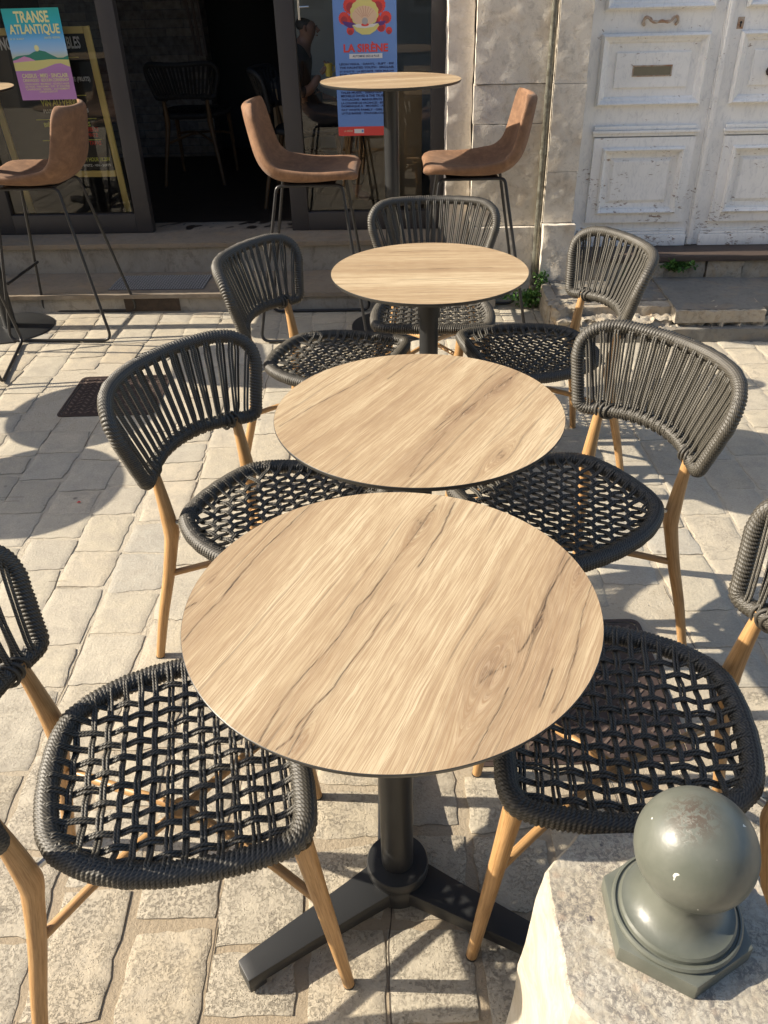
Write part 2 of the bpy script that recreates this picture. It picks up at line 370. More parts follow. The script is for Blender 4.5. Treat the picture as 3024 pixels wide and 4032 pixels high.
def catmull(pts, n):
    P = [np.array(p, float) for p in pts]; P = [2*P[0]-P[1]]+P+[2*P[-1]-P[-2]]; out = []
    for i in range(1, len(P)-2):
        for j in range(n):
            t = j/n; a, b, c, d = P[i-1:i+3]
            out.append(.5*((2*b)+(-a+c)*t+(2*a-5*b+4*c-d)*t*t+(-a+3*b-3*c+d)*t**3))
    out.append(P[-2]); return np.array(out)
def round_poly(pts, rads, seg=10):
    n = len(pts); out = []
    for i in range(n):
        p = np.array(pts[i], float); a = np.array(pts[i-1], float)-p; b = np.array(pts[(i+1) % n], float)-p
        la, lb = np.linalg.norm(a), np.linalg.norm(b); a /= la; b /= lb; r = rads[i]
        ang = math.acos(max(-1, min(1, a@b))); d = min(r/math.tan(ang/2), la*.49, lb*.49)
        p0 = p+a*d; p1 = p+b*d
        for k in range(seg+1):
            t = k/seg; out.append((1-t)**2*p0+2*t*(1-t)*(p*.62+(p0+p1)*.19)+t*t*p1 if False else (1-t)**2*p0+2*t*(1-t)*p+t*t*p1)
    return np.array(out)
def resample(P, n, closed=True):
    Q = np.vstack([P, P[:1]]) if closed else P
    d = np.concatenate([[0], np.cumsum(np.linalg.norm(np.diff(Q, axis=0), axis=1))])
    t = np.linspace(0, d[-1], n+1)[:-1] if closed else np.linspace(0, d[-1], n)
    return np.stack([np.interp(t, d, Q[:, k]) for k in range(Q.shape[1])], 1), d[-1]

# ------------------------------------------------------------------ wicker chair
def coil_tube(mb, loop3, rad, pitch=.0078, amp=.0027, n=14, ref=(0, 0, 1), flat=1.0, skew=.6):
    """closed rim wound with rope: every turn of the rope is a real ridge, slightly skewed"""
    _, L = resample(loop3, 4); turns = int(L/pitch); m = turns*5
    P, _ = resample(loop3, m)
    T = np.roll(P, -1, 0)-np.roll(P, 1, 0); T /= np.linalg.norm(T, axis=1)[:, None]
    vs = []; fs = []; uv = []
    for i in range(m):
        rf = np.array(ref if not callable(ref) else ref(P[i]), float)
        N = rf-T[i]*(rf@T[i]); N /= np.linalg.norm(N); B = np.cross(T[i], N)
        for j in range(n):
            a = 2*PI*j/n; ph = i/5.0+(skew*math.sin(a)); c = abs(math.sin(PI*ph))
            r = rad+amp*(c**.6*2-1.2)+.0006*math.sin(i*.21)*math.sin(i*.037)
            vs.append(P[i]+r*(math.cos(a)*N*flat+math.sin(a)*B))
    for i in range(m):
        i2 = (i+1) % m
        for j in range(n):
            j2 = (j+1) % n; fs.append((i*n+j, i*n+j2, i2*n+j2, i2*n+j)); l0 = i*L/m; l1 = (i+1)*L/m
            uv.append(((j/n, l0), ((j+1)/n, l0), ((j+1)/n, l1), (j/n, l1)))
    mb.add(vs, fs, uv)

SEATZ = .443
seat_half = [(0, .198), (.12, .198), (.184, .188), (.208, .152), (.216, .04), (.200, -.071), (.160, -.152), (.106, -.194), (0, -.207)]
seat_pts = seat_half+[(-x, y) for x, y in reversed(seat_half[1:-1])]
def seat_loop():
    P = [np.array([x, y, 0]) for x, y in seat_pts]; n = len(P); out = []
    for i in range(n):
        a, b, c, d = P[i-1], P[i], P[(i+1) % n], P[(i+2) % n]
        for j in range(8):
            t = j/8; out.append(.5*((2*b)+(-a+c)*t+(2*a-5*b+4*c-d)*t*t+(-a+3*b-3*c+d)*t**3))
    return np.array(out)
SL = seat_loop()
def sagz(x, y): return SEATZ-.004-.008*max(0, 1-(x/.2)**2-(y/.2)**2)+.003*max(0, y/.2)
def chord(axis, c):
    """extent of the seat outline along the other axis at coordinate c"""
    o = 1-axis; hits = []
    for i in range(len(SL)):
        a, b = SL[i], SL[(i+1) % len(SL)]
        if (a[axis]-c)*(b[axis]-c) <= 0 and a[axis] != b[axis]:
            t = (c-a[axis])/(b[axis]-a[axis]); hits.append(a[o]+(b[o]-a[o])*t)
    return min(hits), max(hits)

def make_chair():
    root = empty('rope_chair')
    mb = MB(); loop = SL.copy(); loop[:, 2] = SEATZ+.004*np.clip(loop[:, 1]/.2, 0, 1); coil_tube(mb, loop, .0180, amp=.0024, flat=.95)
    seat = mb.build('seat', M['rim'], root, sharp=80)
    # webbing: doubled cords, plain weave
    mb = MB(); NX, NY = 13, 14
    xs = np.linspace(-.178, .178, NX); ys = np.linspace(-.172, .170, NY); rc = .0031
    def cord(axis, c, idx, others):
        lo, hi = chord(axis, c)
        for sgn in (-1, 1):
            pts = []
            sd = sgn*rc*.97; jit = RNG.uniform(-.0012, .0012)
            ends = [(lo, -1), (hi, 1)]
            line = [(lo-.004, SEATZ+.0125), (lo+.006, SEATZ+.0152), (lo+.014, SEATZ+.0115), (lo+.026, SEATZ+.002)]
            mid = []
            for k, o_ in enumerate(others):
                if o_ <= lo+.032 or o_ >= hi-.032: continue
                up = 1 if (idx+k) % 2 == 0 else -1
                mid.append((o_, up))
            end = [(hi-.026, SEATZ+.002), (hi-.014, SEATZ+.0115), (hi-.006, SEATZ+.0152), (hi+.004, SEATZ+.0125)]
            def P(tt, zz, cc): return (cc, tt, zz) if axis == 0 else (tt, cc, zz)
            for t_, z_ in line: pts.append(P(t_, z_, c+sd+jit))
            for t_, up in mid:
                w_ = RNG.uniform(-.0007, .0007)
                x_, y_ = (c, t_) if axis == 0 else (t_, c)
                pts.append(P(t_, sagz(x_, y_)+up*.0042, c+sd+jit+w_))
            for t_, z_ in end: pts.append(P(t_, z_, c+sd+jit))
            mb.tube(catmull(pts, 4), rc, 7, caps=False)
    for i, x in enumerate(xs): cord(0, x, i, ys)
    for j, y in enumerate(ys): cord(1, y, j+1, xs)
    mb.build('seat_webbing', M['rope'], seat, sharp=80)
    # backrest
    def bpt(x, z): return (x, -(.192+.345*(z-.56))-.092*(1-(x/.23)**2), z)
    low = [(-.150, .570), (-.075, .583), (0, .588), (.075, .583), (.150, .570)]
    poly = [(-.200, .561), (0, .585), (.200, .561), (.267, .776), (0, .769), (-.267, .776)]
    pl = round_poly(poly, [.026, .8, .026, .077, .9, .077], 14)
    loop2, _ = resample(pl, 160); back3 = np.array([bpt(x, z) for x, z in loop2])
    mb = MB(); coil_tube(mb, back3, .0156, amp=.0022, ref=(0, 1, .2), flat=1.0)
    for sx in (-1, 1):      # lashings over the joint with the post
        for q in range(3):
            ring = [np.array(bpt(sx*(.150-.012*q), .568))+np.array([.004*math.sin(a+q), .0195*math.cos(a), .0205*math.sin(a)]) for a in np.linspace(0, 2*PI, 18)[:-1]]
            mb.tube(ring, .0036, 6, closed=True)
    back = mb.build('backrest', M['rim'], root, sharp=80)
    mb = MB(); NB = 17
    for layer in (0, 1):
        for i in range(NB):
            s_ = (i+.5)/NB*2-1+(.012 if layer else 0)
            if abs(s_) > .97: continue
            xb, xt = s_*.180, s_*.244+RNG.uniform(-.004, .004)
            zb = .565+.012*(1-s_*s_); zt = .766+.002*(1-s_*s_)-(.026*max(0, abs(s_)-.8)/.2)
            nb = .0150 if layer == 0 else -.0150
            for sg in (-1, 1):
                pts = []
                for t in np.linspace(0, 1, 9):
                    x = xb+(xt-xb)*t+sg*.0033; z = zb+(zt-zb)*t; p = np.array(bpt(x, z)); e = 1-(2*t-1)**6
                    p[1] += nb*(1 if t in (0, 1) else .8+.1*(1-e)); pts.append(p)
                ext0 = np.array(bpt(pts[0][0], zb-.016)); ext1 = np.array(bpt(pts[-1][0], zt+.016))
                mb.tube(catmull([ext0]+pts+[ext1], 2), .0031, 7, caps=False)
    mb.build('backrest_cords', M['rope'], back, sharp=80)
    for sx in (-1, 1):
        mb = MB(); path = catmull([(sx*.206, .234, .004), (sx*.203, .218, .15), (sx*.199, .199, .31), (sx*.195, .184, .435)], 5)
        mb.tube(path, np.linspace(.0105, .0175, len(path)), 14); lg = mb.build('leg', M['leg'], root)
        mb = MB(); mb.tube([(sx*.2062, .2345, 0), (sx*.206, .234, .005)], .0108, 12); mb.build('foot_cap', M['cap'], lg)
        mb = MB(); path = catmull([(sx*.213, -.297, .004), (sx*.193, -.272, .14), (sx*.170, -.245, .27), (sx*.155, -.229, .365), (sx*.151, -.224, .40), (sx*.1505, -.226, .44), (sx*.150, -.233, .50), (sx*.150, -.244, .575)], 5)
        t = np.linspace(0, 1, len(path)); rad = np.interp(t, [0, .42, .60, .72, 1], [.0115, .0168, .0195, .0180, .0115])
        mb.tube(path, rad, 16); lg = mb.build('leg', M['leg'], root)
        mb = MB(); mb.tube([(sx*.2133, -.2974, 0), (sx*.213, -.297, .005)], .0118, 12); mb.build('foot_cap', M['cap'], lg)
        mb = MB(); mb.tube([(sx*.146, -.205, .432), (sx*.132, -.178, .443)], .006, 8); mb.build('bolt', M['brass'], root)
    mb = MB()
    for sx in (-1, 1):
        mb.tube(catmull([(sx*.169, -.243, .275), (sx*.08, -.13, .300), (0, -.015, .312), (-sx*.1, .10, .300), (-sx*.199, .200, .275)], 5), .0085, 10)
    mb.lathe([(.024, .300), (.024, .306), (.020, .318), (.001, .320)], 20, (0, -.015)); mb.build('cross_brace', M['leg'], root)
    return root

# ------------------------------------------------------------------ numpy wood for the round tops
_NT = {}
def vnoise(x, y, seed):
    if seed not in _NT: _NT[seed] = np.random.RandomState(seed).rand(256, 256)
    r = _NT[seed]; xi = np.floor(x).astype(int); yi = np.floor(y).astype(int); fx = x-xi; fy = y-yi
    fx = fx*fx*(3-2*fx); fy = fy*fy*(3-2*fy); g = lambda a, b: r[a % 256, b % 256]
    return (g(xi, yi)*(1-fx)+g(xi+1, yi)*fx)*(1-fy)+(g(xi, yi+1)*(1-fx)+g(xi+1, yi+1)*fx)*fy
def fbm(x, y, seed, o=4, lac=2.0, gain=.5):
    t = 0; a = 1; s = 0
    for i in range(o): t = t+a*vnoise(x+17.3*i, y+9.1*i, seed+i); s += a; a *= gain; x = x*lac; y = y*lac
    return t/s

def wood_disc(name, R_, z, ang, parent, cracks=(), knots=(), dq=.0012, dr=.006, seed=1, bands=()):
    nq = int(2*R_/dq); nr = int(2*R_/dr)
    q = np.sin(np.linspace(-PI/2, PI/2, nq+1)*.0+np.linspace(-1, 1, nq+1)*PI/2*0+0)  # placeholder shape
    q = np.linspace(-R_, R_, nq+1); half = np.sqrt(np.maximum(R_*R_-q*q, 1e-8))
    t = np.linspace(-1, 1, nr+1); Q = np.repeat(q[:, None], nr+1, 1); Rr = half[:, None]*t[None, :]
    ca, sa = math.cos(ang), math.sin(ang)      # grain direction (ca,sa); across (sa,-ca)
    X = Rr*ca+Q*sa; Y = Rr*sa-Q*ca
    # colour
    Qw = Q+.006*(fbm(Rr*2.5+3, Q*5, seed)-.5)+.003*(fbm(Rr*22, Q*30, seed+5)-.5)
    dark = np.zeros_like(Q); kn = np.zeros_like(Q); ring = np.zeros_like(Q)
    for (kx, ky, kr) in knots:
        kr_ = kx*ca+ky*sa; kq = kx*sa-ky*ca
        dx = (Rr-kr_)/2.6; dy = Q-kq; d = np.sqrt(dx*dx+dy*dy)+1e-6
        Qw = Qw+np.sign(dy)*(-kr*.9)*np.exp(-(d/(kr*1.3))**2)*(1-np.exp(-np.abs(dy)/(kr*.25)))
        kn = np.maximum(kn, np.exp(-(d/(kr*.9))**2)); ring = ring+np.sin(d/kr*22+3*fbm(X*60, Y*60, 3))*np.exp(-(d/(kr*1.3))**2)
        dd = np.sqrt(((X-kx)/1.5)**2+(Y-ky)**2); dark = np.maximum(dark, np.exp(-(dd/(kr*.12))**2)*.9)
    tone = .42*fbm(Qw*22+50, Rr*1.4+20, seed+10, 3)+.30*fbm(Qw*90, Rr*2.2, seed+20, 3)+.28*fbm(Qw*400, Rr*2.6, seed+30, 3)
    tone = (tone-.5)*1.75+.44
    for (bq, bw, ba) in bands: tone = tone+1.6*ba*np.exp(-((Qw-bq)/bw)**2)
    cath = np.sin(fbm(Qw*16+Rr*1.2, Rr*2.6, seed+40, 2)*60); tone = tone+.045*cath
    tone = tone+.42*kn+.09*ring
    tone = np.clip(tone, 0, 1)[..., None]
    A = np.array([.575, .47, .305]); B = np.array([.40, .295, .175]); Cc = np.array([.24, .158, .092])
    col = np.where(tone < .5, A+(B-A)*(tone*2), B+(Cc-B)*(tone*2-1))
    cr = np.zeros_like(Q)
    jx = (fbm(X*60, Y*60, 91)-.5)*.0035; jy = (fbm(X*60+9, Y*60+5, 92)-.5)*.0035
    for ci, line in enumerate(cracks):
        wv = .0014 if len(line) > 4 else .0013
        wv = wv*(.35+1.3*fbm(Rr*14+ci, Q*0+ci*3, 77))
        dmin = np.full_like(Q, 9.)
        for (x1, y1), (x2, y2) in zip(line[:-1], line[1:]):
            ex, ey = x2-x1, y2-y1; L2 = ex*ex+ey*ey; tt = np.clip(((X+jx-x1)*ex+(Y+jy-y1)*ey)/L2, 0, 1)
            dmin = np.minimum(dmin, np.hypot(X+jx-x1-ex*tt, Y+jy-y1-ey*tt))
        cr = np.maximum(cr, np.clip(1.25-dmin/wv, 0, 1)); col = col*(1-.12*np.exp(-(dmin/.008)**2))[..., None]
    # short natural hairline checks along the grain
    hc = fbm(Qw*150+7, Rr*3.0+2, seed+60, 2); hair = np.clip((hc-.74)*12, 0, 1)*.5
    cr = np.maximum(cr, hair); cr = np.maximum(cr, dark*.8)
    col = col*(1-cr[..., None])+np.array([.05, .03, .018])*cr[..., None]
    V = np.stack([X, Y, np.full_like(X, z)], -1).reshape(-1, 3)
    i, j = np.meshgrid(np.arange(nq), np.arange(nr), indexing='ij'); a = (i*(nr+1)+j).ravel(); F = np.stack([a, a+nr+1, a+nr+2, a+1], 1)
    me = bpy.data.meshes.new(name); me.vertices.add(len(V)); me.vertices.foreach_set('co', V.ravel())
    me.loops.add(F.size); me.loops.foreach_set('vertex_index', F.ravel().astype(np.int32)); me.polygons.add(len(F))
    me.polygons.foreach_set('loop_start', np.arange(0, F.size, 4, dtype=np.int32)); me.polygons.foreach_set('loop_total', np.full(len(F), 4, dtype=np.int32))
    me.update(calc_edges=True)
    at = me.attributes.new('wood', 'FLOAT_COLOR', 'POINT'); cc = np.ones((len(V), 4), dtype=np.float32); cc[:, :3] = np.clip(col, 0, 1).reshape(-1, 3); at.data.foreach_set('color', cc.ravel())
    uvl = me.uv_layers.new(name='UVMap'); uvv = np.stack([Qw.ravel(), Rr.ravel()], 1)[F.ravel()]; uvl.data.foreach_set('uv', uvv.ravel().astype(np.float32))
    me.materials.append(M['table'])
    if me.polygons[len(F)//2].normal.z < 0: me.flip_normals()
    o = bpy.data.objects.new(name, me); COL.objects.link(o); o.parent = parent
    mb = MB(); mb.lathe([(R_-.0002, z), (R_+.0008, z-.0008), (R_+.0008, z-.0035), (R_-.003, z-.0105), (R_-.010, z-.0125), (.001, z-.0125)], 128, caps=False)
    mb.build('edge_band', M['edge'], o, sharp=35); return o

T1C = [[(-0.14,0.273),(-0.182,0.194),(-0.208,0.147),(-0.238,0.079),(-0.259,0.02),(-0.282,-0.024),(-0.3,-0.07)],[(-0.296,0.015),(-0.311,-0.002)],[(0.085,0.265),(0.058,0.206),(0.039,0.165),(0.02,0.129),(-0.007,0.072),(-0.031,0.022),(-0.051,-0.007),(-0.076,-0.069),(-0.104,-0.115),(-0.136,-0.167),(-0.15,-0.199),(-0.162,-0.233),(-0.169,-0.257)],[(0.12,0.272),(0.088,0.181),(0.062,0.124),(0.045,0.086)],[(0.004,-0.004),(-0.02,-0.046),(-0.032,-0.076),(-0.05,-0.107),(-0.067,-0.136),(-0.08,-0.167),(-0.098,-0.192),(-0.121,-0.226),(-0.132,-0.253),(-0.147,-0.27)],[(-0.106,-0.209),(-0.12,-0.243),(-0.132,-0.279)],[(0.289,0.102),(0.261,0.053),(0.235,0.004),(0.217,-0.042),(0.193,-0.085),(0.175,-0.111)],[(0.311,0.035),(0.285,-0.022),(0.269,-0.067),(0.253,-0.114),(0.239,-0.148),(0.218,-0.199),(0.201,-0.221)],[(0.215,-0.147),(0.197,-0.185),(0.186,-0.211)],[(0.15,-0.178),(0.136,-0.209),(0.114,-0.247),(0.09,-0.294)],
 [(.058,.206),(.050,.222)],[(.116,-.166),(.132,-.149),(.158,-.137)]]
T1K = [(.058,.206,.022),(.132,-.149,.034),(-.119,-.261,.011),(.296,.058,.014),(.213,-.052,.008),(-.283,.065,.006)]
T2C = [[(-0.037,0.313),(-0.071,0.243),(-0.146,0.135),(-0.23,0.037),(-0.295,-0.054)],[(0.021,0.287),(-0.014,0.249),(-0.064,0.166)],[(0.217,0.218),(0.16,0.141),(0.103,0.032),(0.028,-0.088)],[(0.244,0.182),(0.192,0.116),(0.142,0.054),(0.074,-0.046)],[(.05,-.10),(.0,-.20),(-.03,-.27)]]
T2K = [(.193,.115,.02),(.11,-.001,.010),(.072,-.007,.012),(.15,-.20,.02)]
T3C = [[(-.12,.21),(.0,.215),(.08,.209)],[(-.2,.02),(-.05,.012),(.06,.016),(.2,.01)]]
T3K = [(.04,.008,.012)]

def bistro_table(name, x, y, H_, rz, legang, label, cat, group, wood, low=True, top_only=None):
    t = empty(name, (x, y, 0), 0, label, cat, group)
    R_ = .3104
    wood_disc('tabletop', R_, H_, parent=t, **wood)
    mb = MB()
    if low:
        mb.tube([(0, 0, .04), (0, 0, H_-.075)], .031, 32); mb.tube([(0, 0, H_-.15), (0, 0, H_-.0165)], .036, 32); mb.build('pole', M['blackm'], t, sharp=50)
        mb = MB(); mb.lathe([(.115, H_-.0175), (.12, H_-.0145), (.12, H_-.0128)], 32); mb.build('top_plate', M['blackm'], t)
        mb = MB(); mb.lathe([(.058, .012), (.060, .030), (.060, .052), (.058, .060), (.059, .063), (.0605, .068), (.0605, .082), (.058, .086), (.033, .0862)], 48); mb.build('base_hub', M['blackm'], t, sharp=35)
        for a in legang:
            a = math.radians(a); mb = MB()
            prof = [(.03, .041, .022, .058), (.10, .036, .022, .056), (.22, .030, .024, .053), (.315, .0255, .024, .049), (.338, .024, .022, .046)]
            vs = []; fs = []
            for (d, hw, zb, zt) in prof: vs += [(d, -hw, zb), (d, hw, zb), (d, hw-.002, zt), (d, -hw+.002, zt)]
            for i in range(len(prof)-1):
                for j in range(4): fs.append((i*4+j, i*4+(j+1) % 4, i*4+4+(j+1) % 4, i*4+4+j))
            fs += [(3, 2, 1, 0), tuple(len(vs)-4+k for k in range(4))]
            mb.add(vs, fs); mb.box(.305, .3385, -.0235, .0235, .006, .030)
            mb.lathe([(.013, 0), (.014, .003), (.014, .008)], 14, (.322, 0))
            o = mb.build('base_leg', M['blackm'], t, bevel=.0025, sharp=35); o.rotation_euler = (0, 0, a)
    else:
        mb.tube([(0, 0, .02), (0, 0, H_-.014)], .034, 32); mb.build('pole', M['blackm'], t, sharp=50)
        mb = MB(); mb.lathe([(.13, H_-.0185), (.13, H_-.0128)], 32); mb.build('top_plate', M['blackm'], t)
        mb = MB(); mb.lathe([(.222, 0), (.222, .006), (.214, .010), (.04, .016), (.039, .022)], 64); mb.build('base_disc', M['blackm'], t, sharp=35)
    return t

G_T = 'round bistro tables in a row'
bistro_table('bistro_table', .0069, .9275, .74, 0, (213, 330, 92), 'round oak-look bistro table nearest the camera, knot and long cracks across its top', 'table', G_T,
             dict(ang=math.radians(64), cracks=T1C, knots=T1K, dq=.0011, dr=.005, seed=3, bands=((-.245, .05, .16), (-.02, .03, .10), (.215, .045, .13), (-.13, .04, -.10), (.11, .05, -.10))))
bistro_table('bistro_table', .0806, 1.5606, .74, 0, (213, 330, 92), 'round oak-look bistro table with diagonal grain, second from the camera', 'table', G_T,
             dict(ang=math.radians(58), cracks=T2C, knots=T2K, dq=.0015, dr=.006, seed=23, bands=((-.17, .04, .12), (.12, .05, .12), (0, .05, -.08), (.24, .04, -.06))))
bistro_table('bistro_table', .1649, 2.5352, .74, 0, (213, 330, 92), 'low round bistro table with straight crosswise grain, farthest of the low tables', 'table', G_T,
             dict(ang=math.radians(-2), cracks=T3C, knots=T3K, dq=.002, dr=.008, seed=43, bands=((0, .02, .2), (-.2, .03, .15), (.12, .05, -.1))))
bistro_table('high_table', .083, 4.0, 1.13, 0, (), 'tall round bar table on a thick black pole in front of the blue poster', 'table', 'tall bar tables',
             dict(ang=math.radians(12), dq=.003, dr=.01, seed=63, bands=((-.1, .06, .2), (.15, .05, -.1))), low=False)
bistro_table('high_table', -1.95, 4.12, 1.13, 0, (), 'tall bar table cut by the left picture edge, black disc foot on paving', 'table', 'tall bar tables',
             dict(ang=math.radians(0), dq=.003, dr=.01, seed=83), low=False)
for (x, y) in ((-2.42, 2.54), (-2.42, 3.14)):
    bistro_table('bistro_table', x, y, .74, 0, (213, 330, 92), 'round bistro table standing left of the picture, casting a disc shadow on the paving', 'table', 'bistro tables outside the picture on the left',
             dict(ang=math.radians(30), dq=.006, dr=.02, seed=90))

G_C = 'charcoal rope chairs around the bistro tables'
chair0 = make_chair()
def place_chair(x, y, deg, label, group=G_C, z=0, first=[True]):
    o = chair0 if first[0] else copy_tree(chair0); first[0] = False
    o.location = (x, y, z); o.rotation_euler = (0, 0, math.radians(deg-90)); tag(o, label, 'chair', group); return o
place_chair(-.357, .895, 10.9, 'rope chair at bottom left, its open woven seat in sun beside the nearest table')
place_chair(.399, .954, 172.3, 'rope chair with shaded woven seat right of the nearest table, behind the stone bollard')
place_chair(-.252, 1.630, -31.6, 'rope chair left of the second table, whole dark backrest seen against sunlit paving')
place_chair(.430, 1.630, 209.2, 'rope chair right of the second table, large sunlit olive-grey backrest facing the camera')
place_chair(-.151, 2.558, -21.2, 'rope chair left of the third table, small angled backrest in front of the shop steps')
place_chair(.513, 2.572, 191.5, 'rope chair right of the third table, backrest in front of the broken stone step')
place_chair(.208, 2.985, -94.2, 'rope chair facing the camera behind the third table, below the tall bar table')

# ------------------------------------------------------------------ bar stools
def make_stool():
    root = empty('bar_stool')
    prof = [(.250, .778), (.238, .797), (.215, .805), (.16, .800), (.06, .786), (-.05, .782), (-.125, .795), (-.172, .832), (-.196, .885), (-.212, .96), (-.226, 1.04), (-.234, 1.085)]
    P = catmull([(a, b-.023, 0) for a, b in prof], 3)[:, :2]; m = len(P); nw = 17
    T = np.gradient(P, axis=0); T /= np.linalg.norm(T, axis=1)[:, None]; Nn = np.stack([-T[:, 1], T[:, 0]], 1)*-1
    if Nn[m//4][1] < 0: Nn = -Nn
    ds = np.concatenate([[0], np.cumsum(np.linalg.norm(np.diff(P, axis=0), axis=1))]); tot = ds[-1]
    sv = np.concatenate([[0, .0012, .004, .009, .016], np.linspace(.03, tot-.03, 34), [tot-.016, tot-.009, tot-.004, tot-.0012, tot]])
    tv = np.array([-1, -.995, -.98, -.95, -.9]+list(np.linspace(-.8, .8, 13))+[.9, .95, .98, .995, 1]); m, nw = len(sv), len(tv); vs = []
    for sg in (1, -1):
        for s_ in sv:
            p = np.array([np.interp(s_, ds, P[:, 0]), np.interp(s_, ds, P[:, 1])]); n_ = np.array([np.interp(s_, ds, Nn[:, 0]), np.interp(s_, ds, Nn[:, 1])]); n_ /= np.linalg.norm(n_); q = s_/tot
            hw = np.interp(q, [0, .15, .45, .6, .9, 1], [.196, .208, .214, .208, .186, .180]); curl = np.interp(q, [0, .2, .45, .6, 1], [.004, .026, .052, .056, .040])
            rc_ = .065; de = min(s_, tot-s_)
            if de < rc_: hw -= rc_-math.sqrt(max(0, rc_*rc_-(rc_-de)**2))
            for t in tv:
                dd = min(de, hw*(1-abs(t))+1e-9); h = .0185; rr_ = .018
                if dd < rr_: h *= math.sqrt(max(0, 1-(1-dd/rr_)**2))
                c = curl*abs(t)**2.6-.0185; f = p[0]+n_[0]*(c+sg*h); z = p[1]+n_[1]*(c+sg*h); vs.append((t*hw, f, z))
    n = m*nw; fs = []
    for i in range(m-1):
        for j in range(nw-1):
            a = i*nw+j; fs.append((a, a+1, a+nw+1, a+nw)); fs.append((n+a, n+a+nw, n+a+nw+1, n+a+1))
    mb = MB(); mb.add(vs, fs); sh = mb.build('seat_shell', M['suede'], root, sharp=180)
    bm = bmesh.new(); bm.from_mesh(sh.data); bmesh.ops.remove_doubles(bm, verts=bm.verts, dist=.00005); bmesh.ops.recalc_face_normals(bm, faces=bm.faces); bm.to_mesh(sh.data); bm.free()
    sh.data.polygons.foreach_set('use_smooth', [True]*len(sh.data.polygons))
    for sx in (-1, 1):
        pts = round_poly([(-.13, .722), (-.265, .010), (.265, .010), (.17, .722)], [.03, .04, .04, .03], 8)
        pth = [(sx*(.13+.085*(1-(z/.722)))if True else 0, y, z) for y, z in pts]
        # open at the top: start in the middle of the upper bar
        arr = np.array(pth); mb = MB(); mb.tube(arr, .0075, 10, closed=True); mb.build('sled_leg', M['rod'], root)
    mb = MB(); mb.tube([(-.178, .212, .29), (.178, .212, .29)], .0075, 10); mb.build('footrest', M['rod'], root)
    mb = MB(); mb.box(-.135, .135, -.10, .14, .715, .729); mb.build('seat_support', M['rod'], root, bevel=.003)
    return root
st0 = make_stool(); G_S = 'brown suede bar stools'
def place_stool(x, y, deg, label, first=[True], s=1.0):
    o = st0 if first[0] else copy_tree(st0); first[0] = False
    o.location = (x, y, 0); o.rotation_euler = (0, 0, math.radians(deg-90)); tag(o, label, 'bar stool', G_S); return o
place_stool(-.315, 4.02, -2, 'brown suede bar stool in the middle, facing right towards the tall table')
place_stool(.475, 4.06, 178, 'brown suede bar stool facing left with a sunlit back top, beside the drainpipe')
place_stool(-1.60, 4.12, 176, 'brown suede bar stool at far left with its back turned, in front of the chalkboard')
place_stool(-1.98, 3.62, 100, 'bar stool mostly outside the left picture edge, only its black sled leg in view')

